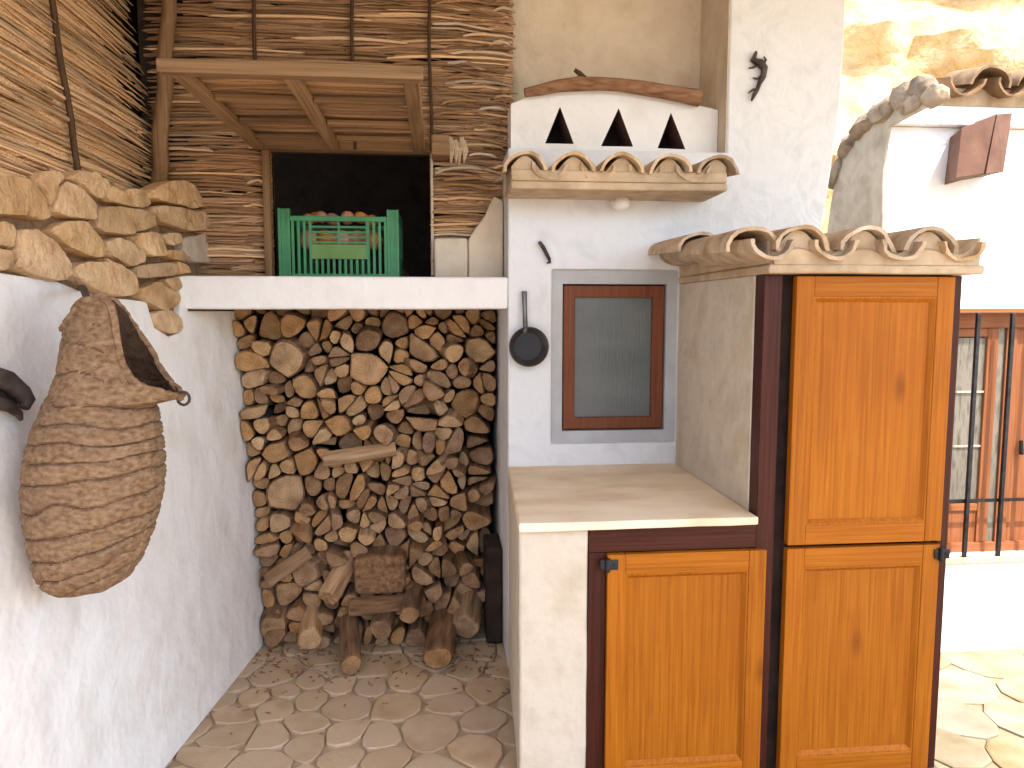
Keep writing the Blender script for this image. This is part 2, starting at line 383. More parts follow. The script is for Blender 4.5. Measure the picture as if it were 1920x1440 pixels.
# ------------------------------------------------------------------ kitchen wall with window and tan niche
zL = 2.215
kw = thing('kitchen_wall', 'white plastered wall of the outdoor kitchen holding the small dark window', 'wall', (0.9, YW, 0))
idn = lambda u, v, w_: Vector((u, w_, v))
right_edge = [(1.60, 0), (1.60, 1.5), (1.615, 1.75), (1.635, 1.92), (1.665, 2.15), (1.69, 2.4), (1.70, 2.65), (1.70, 3.2)]
outer = [(.285, 0)]+right_edge+[(1.203, 3.2), (1.203, zL), (.285, zL)]
H0 = (.468, 1.012, .992, 1.727)
hole = [(H0[0], H0[2]), (H0[1], H0[2]), (H0[1], H0[3]), (H0[0], H0[3])]
MB().plate(outer, [hole], idn, YW, YW+.33).build('wall_body', trowel_plaster, kw, bevel=.008)
MB().box(.285, 1.70, YW+.335, 4.4, 0, zL-.006).build('wall_core', white_plaster, kw)
MB().box(.15, 1.198, 3.437, 3.6, zL-.004, 3.2).build('niche_back', tan_shade_plaster, kw)
MB().box(1.206, 1.695, YW+.332, 4.4, zL-.004, 3.2).build('wall_return', white_plaster, kw)
MB().box(1.1985, 1.2025, YW+.004, 3.436, zL+.002, 3.2).build('niche_cheek', tan_shade_plaster, kw)  # thin lining added to darken the shaded right return of the niche
# panel with three triangular vents
def P2(px, py, y): q = onY(px, py, y); return (q.x, q.z)
YP = 3.19
pan_out = [P2(*p, YP) for p in ((958, 279), (1345, 291), (1345, 206), (1310, 198), (1270, 188), (1200, 178), (1140, 171), (1085, 168), (1030, 173), (985, 184), (958, 195))]
tri = [[P2(*p, YP) for p in t] for t in (((1022, 269), (1050, 200), (1076, 270)), ((1127, 274), (1160, 203), (1187, 275)), ((1233, 278), (1258, 211), (1285, 280)))]
pan_out[1] = (1.196, pan_out[1][1]); pan_out[2] = (1.196, pan_out[2][1])
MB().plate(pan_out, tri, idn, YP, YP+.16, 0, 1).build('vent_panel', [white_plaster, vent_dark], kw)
MB().plate(pan_out, [], idn, YP+.163, YP+.2).build('vent_back', shade_black, kw)
# window
win = MB()
x0, x1, z0, z1 = H0
a, b_, c, d = .517, .965, 1.043, 1.668
win.plate([(x0, z0), (x1, z0), (x1, z1), (x0, z1)], [[(a, c), (b_, c), (b_, d), (a, d)]], idn, YW+.022, YW+.06)
wn = win.build('window', grey_paint, kw)
e = .006
fr = MB()
fw = .056
fr.plate([(a+e, c+e), (b_-e, c+e), (b_-e, d-e), (a+e, d-e)], [[(a+fw, c+fw), (b_-fw, c+fw), (b_-fw, d-fw), (a+fw, d-fw)]], idn, YW+.034, YW+.075)
fr.build('window_frame', brown_v, wn, bevel=.004)
MB().box(a+fw-.006, b_-fw+.006, YW+.056, YW+.066, c+fw-.006, d-fw+.006).build('pane', dim_glass, wn)
MB().box(a-.01, b_+.01, YW+.08, YW+.1, c-.01, d+.01).build('window_back', shade_black, wn)

# ------------------------------------------------------------------ ledge, log store and rear walls
led = MB().box(-1.25, .2835, YW-.004, 4.39, 1.562, 1.694).build('ledge', white_plaster, bevel=.01, sub=3, wob=.003)
setp(led, 'long white plastered ledge over the firewood with the green crate on top', 'ledge')
MB_ = MB()
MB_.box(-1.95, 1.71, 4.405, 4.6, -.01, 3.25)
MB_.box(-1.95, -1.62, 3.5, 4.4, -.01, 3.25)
rw = MB_.build('rear_wall', shade_earth)
setp(rw, 'earthen rear wall, shade in its dark colour, behind the firewood stack and thatch opening', 'wall')

# ------------------------------------------------------------------ left wall with rubble stones
lw = thing('rubble_wall', 'low white plastered wall on the left topped with ochre rubble stones', 'wall', (-1.2, 2.5, 0))
def wall_pt(Y, z, off):
    X = LW_D+.121*Y-.083*z
    return Vector((X, Y, z))+LWU*off
bd = MB()
prof = [(0.6, 0), (4.4, 0), (4.4, 1.86), (3.5, 1.86), (3.05, 1.95), (2.4, 1.93), (2.0, 1.82), (.6, 1.78)]
n = len(prof)
f1 = [wall_pt(Y, z, -.028) for Y, z in prof]; f2 = [Vector((-1.62, Y, z)) for Y, z in prof]
bd.add(f1+f2, [tuple(range(n)), tuple(range(2*n-1, n-1, -1))]+[(i, (i+1) % n, n+(i+1) % n, n+i) for i in range(n)])
bd.build('wall_core', earth_mortar, lw)
skin_px = [(-330, 500), (-120, 505), (0, 511), (60, 520), (110, 528), (150, 545), (190, 556), (250, 562), (276, 566), (283, 592), (290, 614), (318, 631), (338, 622), (338, 570), (336, 518)]
top = [onL(*p) for p in skin_px]
outl = [(p.y, p.z) for p in top]+[(3.12, 1.69), (3.12, 1.555), (4.38, 1.555), (4.38, 0), (.55, 0), (.55, 1.7)]
sk = MB()
sk.plate(outl, [], lambda u, v, w_: wall_pt(u, v, w_), .0, -.03)
sk.build('plaster_skin', white_plaster, lw, bevel=.006, seg=2)
STONES = [
 [(0,332),(30,333),(52,345),(68,362),(80,385),(84,408),(70,412),(40,404),(0,402),(-30,400),(-28,340)],
 [(96,395),(100,352),(115,340),(140,354),(174,382),(172,412),(140,409),(108,403)],
 [(118,336),(135,321),(170,325),(190,340),(192,362),(174,374),(152,356),(135,344)],
 [(64,324),(98,322),(112,334),(96,350),(90,388),(82,372),(66,346)],
 [(193,350),(222,357),(242,354),(264,361),(278,382),(255,390),(222,383),(194,376)],
 [(281,355),(310,341),(340,338),(365,355),(381,386),(355,391),(320,381),(286,374)],
 [(180,390),(215,388),(262,394),(284,405),(288,425),(262,430),(240,441),(182,433)],
 [(284,388),(310,386),(350,394),(386,401),(396,420),(388,431),(345,433),(300,417),(284,402)],
 [(92,430),(115,417),(150,415),(162,430),(187,455),(186,481),(163,482),(130,469),(104,446)],
 [(28,434),(60,431),(78,446),(110,470),(119,490),(123,515),(110,526),(70,522),(40,511),(24,500),(29,460)],
 [(-20,416),(0,416),(20,424),(23,455),(18,463),(-20,460)],
 [(-20,468),(14,471),(17,500),(0,507),(-20,505)],
 [(195,453),(215,446),(240,452),(263,470),(263,490),(250,500),(228,492),(200,478)],
 [(250,440),(272,435),(292,441),(302,465),(303,479),(272,482),(260,464)],
 [(300,438),(330,440),(337,455),(310,461)],
 [(340,446),(380,440),(411,446),(416,490),(362,493),(342,472)],
 [(130,500),(150,491),(190,492),(225,505),(246,522),(248,550),(220,556),(180,549),(150,531),(134,515)],
 [(250,506),(264,496),(308,493),(322,500),(320,516),(280,521),(255,521)],
 [(325,490),(345,498),(350,511),(330,515)],
 [(260,540),(285,529),(310,540),(328,556),(325,575),(300,585),(285,575),(262,556)],
 [(285,586),(310,580),(332,592),(336,618),(320,627),(300,619),(288,606)],
 [(310,468),(335,470),(352,482),(340,490),(314,484)],
 [(300,524),(325,520),(336,541),(318,546)],
 [(386,388),(412,400),(418,434),(400,436),(394,405)],
 [(-60,330),(-34,332),(-36,400),(-70,404)],
 [(190,484),(222,498),(244,512),(236,516),(206,498)],
]
for k, px in enumerate(STONES):
    base = [onL(*p) for p in px]
    cen = sum(base, Vector())/len(base)
    ring = []
    bb_ = [cen+(p-cen)*1.03 for p in base]
    for i in range(len(bb_)):
        p_, q_ = bb_[i], bb_[(i+1) % len(bb_)]
        ring += [p_*.84+q_*.16, p_*.5+q_*.5+noise.noise_vector((p_+q_)*9)*.004, p_*.16+q_*.84]
    h = R.uniform(.012, .027)
    n = len(ring); vs = []
    for lev, (sc, hh) in enumerate(((1.0, -.05), (1.015, h*.5), (.985, h*.92), (.84, h))):
        for p in ring:
            q = cen+(p-cen)*sc+LWU*hh
            q += noise.noise_vector(q*22)*(.004 if lev else 0)+LWU*noise.noise(q*17)*.012*(lev > 1)
            vs.append(q)
    vs.append(cen+LWU*(h*1.02))
    fs = [(l*n+i, l*n+(i+1) % n, (l+1)*n+(i+1) % n, (l+1)*n+i) for l in range(3) for i in range(n)]+[(3*n+i, 3*n+(i+1) % n, 4*n) for i in range(n)]
    mb = MB(); mb.add(vs, fs, 0, True)
    mb.build('stone', grey_stone if k in (15, 23) else sandstone, lw)

# ------------------------------------------------------------------ reeds
def reed_mesh(name, m, seed, flat=.6, bend=.012, n=5, segs=5):
    rr = random.Random(seed); mb = MB()
    pts = [(-.5+i/segs, rr.uniform(-1, 1)*bend*.3, bend*math.sin(math.pi*i/segs)+rr.uniform(-1, 1)*bend*.3) for i in range(segs+1)]
    vs, fs = [], []
    for i, p in enumerate(pts):
        r = .5*(1-.35*i/segs)*rr.uniform(.85, 1.1)*(.6 if i in (0, segs) else 1)
        for k in range(n):
            t = 2*math.pi*k/n+.3
            vs.append((p[0]+(rr.uniform(-.03, .03) if i in (0, segs) else 0), p[1]/.02+math.cos(t)*r*flat, p[2]/.02+math.sin(t)*r))
    for i in range(segs):
        for k in range(n): fs.append((i*n+k, i*n+(k+1) % n, (i+1)*n+(k+1) % n, (i+1)*n+k))
    fs += [tuple(range(n)), tuple(segs*n+k for k in range(n-1, -1, -1))]
    me = bpy.data.meshes.new(name); me.from_pydata(vs, [], fs); me.materials.append(m)
    me.polygons.foreach_set('use_smooth', [True]*len(me.polygons))
    return me
RV_L = [reed_mesh('reed', reed_mat, i) for i in range(6)]
RV_D = [reed_mesh('reed', reed_dark, 20+i, bend=.011) for i in range(7)]
RV_P = [reed_mesh('frond', reed_pale, 50+i, bend=.016, flat=.4) for i in range(3)]
def reed_matrix(c, d, nrm, length, dia):
    d = d.normalized(); nn = (nrm-d*nrm.dot(d)).normalized(); u = nn.cross(d)
    return Matrix.Translation(c) @ Matrix((d, nn, u)).transposed().to_4x4() @ Matrix.Diagonal((length, dia, dia, 1))
def reed_bulk(name, m, parent, items, seed):
    """the many thin ones behind, joined"""
    src = reed_mesh('bulk', m, seed)
    V = [v.co.copy() for v in src.vertices]; Fs = [tuple(p.vertices) for p in src.polygons]
    mb = MB()
    for M in items: mb.add([M @ v for v in V], Fs, 0, True)
    bpy.data.meshes.remove(src)
    o = mb.build(name, m, parent); o['kind'] = 'stuff'
    return o

# --- rear thatch screen, opening framed in it
ts = thing('thatch_screen', 'brown palm thatch screen above the ledge with a dark square opening', 'thatch screen', (-.4, YT, 1.694))
ox0, ox1, oz1 = -.712, -.032, 2.235
TX0, TX1 = -1.19, .318
nrm = Vector((0, -1, 0))
z = 1.70; big, bulk = [], []
while z < 3.08:
    x = TX0
    while x < TX1-.03:
        ln = R.uniform(.28, .75); xe = min(x+ln, TX1+R.uniform(-.05, .025))
        segs = [(x, xe)]
        if z < oz1:
            segs = []
            if x < ox0: segs.append((x, min(xe, ox0+R.uniform(-.02, .0))))
            if xe > ox1: segs.append((max(x, ox1+R.uniform(0, .015)), xe))
        for s0, s1 in segs:
            if s1-s0 < .05: continue
            tilt = R.uniform(-.018, .018)
            if s0 > -.1: tilt += R.uniform(-.10, .04)
            big.append((Vector(((s0+s1)/2, YT-R.uniform(.002, .035), z+R.uniform(-.006, .006))), Vector((1, R.uniform(-.02, .02), tilt)), s1-s0, R.uniform(.011, .021), s0))
        x = xe-R.uniform(.0, .06)
    z += .0158
for _ in range(1500):
    zz = R.uniform(1.70, 3.1); s0 = R.uniform(TX0, TX1-.1); s1 = min(s0+R.uniform(.2, .6), TX1+.01)
    if zz < oz1+.005 and s1 > ox0-.005 and s0 < ox1+.005:
        if s0 < ox0-.08: s1 = ox0
        elif s1 > ox1+.08: s0 = ox1
        else: continue
    bulk.append(reed_matrix(Vector(((s0+s1)/2, YT+R.uniform(-.014, .012), zz)), Vector((1, 0, R.uniform(-.03, .03))), nrm, s1-s0, R.uniform(.01, .02)))
vis = sorted(big, key=lambda q: -(q[2]*q[3]+(10 if q[0].z < 2.93 else 0)))
for q in vis[:295]:
    me = R.choice(RV_D if R.random() < .86 else RV_L)
    if q[0].x > .05 and R.random() < .4: me = R.choice(RV_L+RV_P)
    place('reed', me, reed_matrix(q[0], q[1], nrm, q[2], q[3]), ts)
for q in vis[295:]: bulk.append(reed_matrix(q[0], q[1], nrm, q[2], q[3]))
reed_bulk('reed_layer', reed_dark, ts, bulk, 99)
for _ in range(34):     # loose pale fronds near the ragged right end
    zz = R.uniform(1.9, 2.95); ln = R.uniform(.1, .26); xx = R.uniform(.12, .34)-ln/2
    if zz < oz1+.03: xx = max(xx, ox1+.02+ln/2)
    if zz > 2.25 or R.random() < .4:
        place('frond', R.choice(RV_P+RV_D), reed_matrix(Vector((xx, YT-R.uniform(.03, .07), zz)), Vector((1, R.uniform(-.15, .05), R.uniform(-.3, .12))), nrm, ln, R.uniform(.012, .022)), ts)
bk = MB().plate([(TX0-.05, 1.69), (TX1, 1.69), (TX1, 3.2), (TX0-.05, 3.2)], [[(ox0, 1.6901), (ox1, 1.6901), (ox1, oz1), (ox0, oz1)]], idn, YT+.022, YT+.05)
bk.build('backing_mat', shade_earth, ts)
for px in (478, 661, 806):
    q = onY(px, 60, YT-.04)
    t = MB().tube([(q.x+.004*math.sin(i), YT-.042, 3.15-i*.1 if i < 9 else 2.24) for i in range(10)], .0085, 6)
    t.build('batten', batten_mat, ts)
MB().box(ox0-.03, ox0, YT-.04, YT+.06, 1.696, oz1).build('jamb', old_z, ts, bevel=.004)
MB().box(ox1, ox1+.012, YT-.03, YT+.06, 1.696, oz1).build('jamb', cream_plaster, ts, bevel=.003)
MB().box(ox0-.03, ox1+.03, YT-.045, YT+.06, oz1+.002, oz1+.045).build('lintel', old_x, ts, bevel=.005)
# bracket and pale lumps beside the hinge
hb = MB().box(-.026, .05, YT-.14, YT+.02, 2.205, 2.29).build('hinge_block', old_x, bevel=.006)
setp(hb, 'short brown wooden block beside the upper right corner of the dark opening', 'wood block')
pt = MB()
for k in range(9):
    q = onY(845+R.uniform(-8, 10), 262+k*5.2, YT-.06)
    q = onY(838+k*4.2, 262+R.uniform(-6, 6), YT-.06); l_ = R.uniform(.07, .12)
    pt.tube([q, q+Vector((.006, -.008, -l_*.5)), q+Vector((R.uniform(-.004, .012), .004, -l_))], [.005, .009, .003], 6, jag=.2)
rg = pt.build('fibre_tuft', reed_pale)
setp(rg, 'pale frayed fibre tuft sticking out of the thatch beside the wooden block', 'fibre tuft')
pb = thing('plaster_block', 'beige plastered block on the ledge at the right of the opening', 'plaster block', (.05, YT-.03, 1.694))
MB().box(-.018, .125, YT-.09, YT+.0, 1.6945, 1.868).build('block', cream_plaster, pb, bevel=.012, sub=1, wob=.004)
fi = [(.128, 1.6946), (.281, 1.6946), (.281, 2.03), (.24, 2.05), (.20, 1.96), (.16, 1.91), (.128, 1.86)]
MB().plate(fi, [], idn, YT-.075, YT).build('fillet', tan_shade_plaster, pb, bevel=.01, wob=.004)

# --- left thatch, leaning outward over the wall
tl = thing('reed_screen', 'sloping side of long brown palm reeds above the rubble wall at top left', 'thatch screen', (-1.3, 2.4, 2.0))
def lt(Y, z, off=0): return Vector((-1.185-.13*(z-2.1)+off, Y, z))
nl = Vector((1, 0, .13)).normalized()
big, bulk = [], []
z = 1.90
while z < 3.12:
    y = 1.2+R.uniform(-.4, 0)
    while y < 3.3:
        ln = R.uniform(.8, 1.7); ye = min(y+ln, 3.34)
        if ye-y > .1:
            big.append((lt((y+ye)/2, z+R.uniform(-.005, .005), R.uniform(0, .03)), Vector((R.uniform(-.015, .015), 1, R.uniform(-.03, .03))), ye-y, R.uniform(.009, .018)))
        y = ye-R.uniform(0, .1)
    z += .0122
for _ in range(1500):
    bulk.append(reed_matrix(lt(R.uniform(1.3, 3.05), R.uniform(1.90, 3.12), R.uniform(-.02, .008)), Vector((0, 1, R.uniform(-.05, .05))), nl, R.uniform(.4, .8), R.uniform(.01, .018)))
big.sort(key=lambda q: -q[2]*q[3])
for q in big[:295]:
    place('reed', R.choice(RV_L), reed_matrix(q[0], q[1], nl, q[2], q[3]), tl)
for q in big[295:]: bulk.append(reed_matrix(q[0], q[1], nl, q[2], q[3]))
reed_bulk('reed_layer', reed_mat, tl, bulk, 98)
bb = MB(); c4 = [lt(.9, 1.8, -.03), lt(3.36, 1.8, -.03), lt(3.36, 3.2, -.03), lt(.9, 3.2, -.03)]
bb.add(c4+[p-nl*.03 for p in c4], [(0, 1, 2, 3), (7, 6, 5, 4), (0, 4, 5, 1), (1, 5, 6, 2), (2, 6, 7, 3), (3, 7, 4, 0)])
bb.build('backing_mat', shade_earth, tl)
p0 = on(148, 325, nl, nl.dot(lt(2, 2.1, .035))); p1 = on(90, -40, nl, nl.dot(lt(2, 2.1, .035)))
MB().tube([p1+(p0-p1)*(i/7)+Vector((0, .006*math.sin(i*1.7), 0)) for i in range(8)], .010, 6).build('batten', batten_mat, tl)

# --- corner pole
qa, qb = onY(297, 352, 3.25), onY(318, -30, 3.25)
pl = MB().tube([qa+(qb-qa)*(i/8)+Vector((.006*math.sin(i*2.1), 0, 0)) for i in range(-1, 9)], [.034-.0007*i for i in range(10)], 10, jag=.05).build('corner_pole', old_z)
setp(pl, 'upright rough wooden pole in the corner between the two thatch screens', 'pole')

# ------------------------------------------------------------------ lifted cane hatch
hx0, hx1, hy0, hy1, hz = -.772, -.052, 2.275, YT-.06, 2.262
ht = thing('hatch', 'wooden framed cane hatch propped open above the dark opening', 'hatch', ((hx0+hx1)/2, hy1, hz))
for xa, wd in ((hx0, .045), (-.452, .042), (hx1-.05, .05)):
    MB().box(xa, xa+wd, hy0+.046, hy1, hz-.03, hz).build('stile', old_y, ht, bevel=.004, sub=2, wob=.002)
MB().box(hx0-.02, hx1+.012, hy0, hy0+.044, hz-.034, hz+.004).build('rail', old_x, ht, bevel=.004, sub=2, wob=.002)
for yy in (2.60, 2.90, 3.15):
    MB().box(hx0+.046, -.454, yy, yy+.03, hz-.018, hz-.001).build('rail', old_x, ht, bevel=.003)
    MB().box(-.408, hx1-.052, yy, yy+.03, hz-.018, hz-.001).build('rail', old_x, ht, bevel=.003)
y = hy0+.05
while y < hy1:
    place('cane', R.choice(RV_D), reed_matrix(Vector(((hx0+hx1)/2+R.uniform(-.01, .01), y, hz+.013+R.uniform(0, .003))), Vector((1, R.uniform(-.008, .008), 0)), Vector((0, 0, -1)), hx1-hx0-.01, R.uniform(.021, .026)), ht)
    y += .0205

# ------------------------------------------------------------------ green harvest crate and what is in it
cx0, cx1, cz0, cz1 = -.684, -.172, 1.696, 1.992
cy0, cy1 = 3.33, 3.70
cr = thing('crate', 'green slatted plastic harvest crate standing in the dark opening', 'crate', ((cx0+cx1)/2, (cy0+cy1)/2, 1.696))
t = .012
for (xa, xb, ya, yb) in ((cx0, cx0+.05, cy0, cy0+.03), (cx1-.05, cx1, cy0, cy0+.03), (cx0, cx0+.05, cy1-.03, cy1), (cx1-.05, cx1, cy1-.03, cy1)):
    c_ = MB(); c_.box(xa, xa+.012, ya, yb, cz0, cz1); c_.box(xb-.012, xb, ya, yb, cz0, cz1); c_.box(xa+.012, xb-.012, ya+.008, ya+.018, cz0, cz1)
    c_.build('corner', green_plastic, cr)
for yy, tag_ in ((cy0, 1), (cy1-t, 0)):
    MB().box(cx0+.051, cx1-.051, yy, yy+t+.006, cz1-.052, cz1-.03).build('rim', green_plastic, cr, bevel=.002)
    MB().box(cx0+.051, cx1-.051, yy, yy+t, cz0, cz0+.02).build('rim', green_plastic, cr, bevel=.002)
    nsl = 17
    for k in range(nsl):
        xx = cx0+.055+(cx1-cx0-.118)*k/(nsl-1)
        mid = 4 <= k <= 12
        zt = cz1-.053
        if mid and tag_:
            MB().box(xx, xx+.011, yy+.002, yy+t-.002, cz0+.02, cz0+.082).build('slat', green_plastic, cr)
        else:
            MB().box(xx, xx+.011, yy+.002, yy+t-.002, cz0+.02, zt).build('slat', green_plastic, cr)
    if tag_:
        MB().box(cx0+.135, cx1-.135, yy-.001, yy+t-.001, cz0+.083, cz0+.145).build('label_plate', light_green, cr, bevel=.002)
        for zz in (.150, .172, .194, .216):
            MB().box(cx0+.135, cx1-.135, yy+.001, yy+t-.002, cz0+zz, cz0+zz+.008).build('slat', green_plastic, cr)
        MB().box((cx0+cx1)/2-.005, (cx0+cx1)/2+.005, yy-.002, yy, cz0+.146, cz1-.053).build('rib', green_plastic, cr)
        for xx in (cx0+.131, cx1-.141):
            MB().box(xx, xx+.01, yy-.002, yy+t, cz0+.083, cz1-.053).build('rib', green_plastic, cr)
for xx in (cx0, cx1-t):
    MB().box(xx, xx+t, cy0+.031, cy1-.031, cz0, cz0+.1).build('side_panel', green_plastic, cr)
    MB().box(xx, xx+t, cy0+.031, cy1-.031, cz1-.05, cz1-.005).build('side_panel', green_plastic, cr)
    for k in range(12):
        yy = cy0+.035+(cy1-cy0-.08)*k/11
        MB().box(xx+.002, xx+t-.002, yy, yy+.016, cz0+.1, cz1-.05).build('slat', green_plastic, cr)
MB().box(cx0+.013, cx1-.013, cy0+.02, cy1-.02, cz0+.002, cz0+.012).build('base', green_plastic, cr)
def ball(name, c, r, m, sx=1, sz=1, seg=14):
    vs, fs = [], []; nr = 8
    for i in range(nr+1):
        th = math.pi*i/nr
        for k in range(seg):
            ph = 2*math.pi*k/seg
            q = Vector((math.sin(th)*math.cos(ph)*sx, math.sin(th)*math.sin(ph), math.cos(th)*sz))*r
            vs.append(Vector(c)+q*(1+.06*noise.noise(q*40+Vector(c)*9)))
    for i in range(nr):
        for k in range(seg): fs.append((i*seg+k, i*seg+(k+1) % seg, (i+1)*seg+(k+1) % seg, (i+1)*seg+k))
    mb = MB(); mb.add(vs, fs, 0, True); o = mb.build(name, m); return o
fru = [(-.57, 3.42), (-.515, 3.415), (-.46, 3.42), (-.40, 3.415), (-.345, 3.42), (-.295, 3.43), (-.55, 3.49), (-.48, 3.5), (-.41, 3.49), (-.34, 3.5)]
for i, (x, y) in enumerate(fru):
    o = ball('fruit', (x, y, 1.958+R.uniform(-.006, .012)+(.01 if i > 5 else 0)), R.uniform(.026, .031), fruit_mat, 1, .9)
    setp(o, 'round orange brown fruit heaped at the top of the green crate', 'fruit', 'fruit heaped in the green crate')
for i in range(9):   # layers beneath, seen between the slats
    o = ball('fruit', (-.57+.035*i, 3.43+.03*(i % 2), 1.87), .045, fruit_mat)
    setp(o, 'round orange brown fruit low inside the green crate behind its slats', 'fruit', 'fruit low in the green crate')

# ------------------------------------------------------------------ barrel tiles
def tile_mesh(name, L, r0, r1, m, seed, th=.013, seg=10, arc=math.pi):
    rr = random.Random(seed); mb = MB(); vs, fs = [], []; ny = 4; n = seg+1
    for lay in (0, 1):
        for j in range(ny+1):
            f = j/ny; r = (r0+(r1-r0)*f)-(th if lay else 0)
            for k in range(n):
                a_ = math.pi/2+arc/2-arc*k/seg
                wv = 1+.03*math.sin(k*1.3+seed)+rr.uniform(-.012, .012)
                vs.append(Vector((r*math.cos(a_)*wv, L*f+(rr.uniform(-.006, .006) if j in (0,) else 0), r*.86*math.sin(a_)*wv)))
    B = (ny+1)*n
    for j in range(ny):
        for k in range(seg):
            fs.append((j*n+k, j*n+k+1, (j+1)*n+k+1, (j+1)*n+k)); fs.append((B+j*n+k, B+(j+1)*n+k, B+(j+1)*n+k+1, B+j*n+k+1))
    for k in range(seg):
        fs.append((k, B+k, B+k+1, k+1)); e_ = ny*n; fs.append((e_+k, e_+k+1, B+e_+k+1, B+e_+k))
    for j in range(ny):
        fs.append((j*n, (j+1)*n, B+(j+1)*n, B+j*n)); fs.append((j*n+seg, B+j*n+seg, B+(j+1)*n+seg, (j+1)*n+seg))
    me = bpy.data.meshes.new(name); me.from_pydata([tuple(v) for v in vs], [], fs)
    bm = bmesh.new(); bm.from_mesh(me); bmesh.ops.recalc_face_normals(bm, faces=bm.faces); bm.to_mesh(me); bm.free()
    me.materials.append(m); me.polygons.foreach_set('use_smooth', [True]*len(me.polygons)); me.set_sharp_from_angle(angle=rad(40))
    return me
def tile_at(parent, me, x, y, z, pitch, flip=False, roll=0, yaw=0):
    M = Matrix.Translation((x, y, z)) @ Matrix.Rotation(yaw, 4, 'Z') @ Matrix.Rotation(pitch, 4, 'X') @ Matrix.Rotation(roll+(math.pi if flip else 0), 4, 'Y')
    return place('tile', me, M, parent)

# shelf of tiles under the tan niche
sy = 2.83
sh = thing('tile_shelf', 'narrow shelf of curved clay tiles on the wall below three triangular vents', 'tile shelf', (.75, YW, 2.0))
xa, xb = onY(958, 340, sy).x, onY(1366, 340, sy).x
zb = onY(1150, 356, sy).z
MB().box(xa, xb, sy+.006, YW-.001, zb, zb+.03).build('mortar_bed', tile_mortar, sh, bevel=.008, sub=2, wob=.004)
TS = [tile_mesh('tile', .30, .083, .067, terracotta, s) for s in range(4)]
TC = [tile_mesh('tile', .30, .070, .083, terracotta, s+9) for s in range(4)]
def wavebody(xa, xb, y0, y1, zb, zt, xc, per, mbname, parent, amp):
    mb = MB(); n = 60; vs = []
    for yy, dz in ((y0, 0), (y1, .03)):
        for i in range(n+1):
            x = xa+(xb-xa)*i/n
            zz = zt-amp+amp*math.cos(2*math.pi*(x-xc)/per)
            vs += [(x, yy, zb), (x, yy, max(zb+.01, zz+dz))]
    k = 2*(n+1); fs = []
    for i in range(n):
        a_ = 2*i
        fs += [(a_, a_+2, a_+3, a_+1), (k+a_, k+a_+1, k+a_+3, k+a_+2), (a_+1, a_+3, k+a_+3, k+a_+1), (a_, k+a_, k+a_+2, a_+2)]
    fs += [(0, 1, k+1, k), (2*n, k+2*n, k+2*n+1, 2*n+1)]
    mb.add(vs, fs); mb.build(mbname, tile_mortar, parent)
cov = [onY(px, 300, sy).x for px in (985, 1075, 1165, 1256, 1346)]
per = (cov[-1]-cov[0])/4
ztop = onY(1150, 282, sy).z
for i, x in enumerate(cov):
    tile_at(sh, TS[i % 4], x, sy-.012+R.uniform(-.008, .008), ztop-.082, rad(5), roll=rad(R.uniform(-5, 5)), yaw=rad(R.uniform(-2, 2)))
for i in range(5):
    x = cov[0]+per*(i-.5)
    if x-.06 < xa: continue
    tile_at(sh, TC[i % 4], x, sy-.0+R.uniform(-.008, .008), ztop-.052, rad(5), True, roll=rad(R.uniform(-5, 5)))
wavebody(xa+.004, xb-.004, sy+.017, YW-.002, zb+.0305, ztop-.022, cov[0], per, 'mortar_fill', sh, .036)
MB().box(xa+.002, xb-.002, sy+.008, sy+.06, zb+.0305, zb+.072).build('mortar_lip', tile_mortar, sh, bevel=.006, sub=2, wob=.004)
lampb = thing('lamp', 'small white lamp fitting fixed under the tile shelf', 'lamp', (onY(1166, 380, 3.05).x, 3.05, 2.0))
q = onY(1166, 382, 3.03)
MB().tube([(q.x, YW-.001, q.z+.012), (q.x, YW-.03, q.z+.012)], .032, 14).build('base', ceramic, lampb, bevel=.003)
bl = MB().tube([(q.x, 3.068, q.z+.010), (q.x, 3.05, q.z+.006), (q.x, 3.03, q.z+.002), (q.x, 3.012, q.z-.002), (q.x, 3.0, q.z-.004)], [.02, .029, .033, .025, .006], 14)
bl.build('bulb', ceramic, lampb)

# branch lintel above the vents
br_px = [(984, 174), (1010, 169), (1045, 161), (1085, 157), (1125, 157), (1165, 160), (1205, 165), (1245, 172), (1280, 178), (1312, 184)]
pts = [onY(*p, 3.155) for p in br_px]
br = thing('branch', 'curved brown branch set as a lintel above the triangular vents', 'branch', tuple(pts[4]))
MB().tube(pts, [.017, .024, .026, .030, .027, .027, .028, .029, .033, .036], 12, jag=.09).build('limb', branch_mat, br)
tw = [onY(*p, 3.15) for p in ((1106, 156), (1095, 146), (1086, 137), (1077, 131))]
MB().tube(tw, [.015, .012, .011, .008], 8, jag=.1).build('twig_stub', batten_mat, br)

# ------------------------------------------------------------------ small iron things on the walls
def onwall(pxs, off=.015): return [onY(px, py, YW-off) for px, py in pxs]
go = thing('wall_ornament', 'small dark iron ornament with a curved body high on the white wall', 'wall ornament', tuple(onY(1415, 145, YW)))
MB().tube(onwall([(1418, 97), (1412, 112), (1424, 118), (1433, 128), (1431, 143), (1424, 156), (1420, 168), (1414, 178), (1409, 189)]), [.006, .013, .017, .016, .012, .009, .009, .008, .004], 8, jag=.15).build('body', rust_iron, go)
for a_ in (((1424, 118), (1414, 126), (1404, 128)), ((1431, 140), (1420, 148), (1412, 146)), ((1420, 168), (1412, 168), (1403, 174)), ((1430, 122), (1436, 112), (1432, 106))):
    MB().tube(onwall(a_, .012), [.006, .005, .003], 6).build('leg', rust_iron, go)
MB().tube([onY(1424, 120, YW), onY(1424, 120, YW-.02)], .004, 6).build('nail', rust_iron, go)
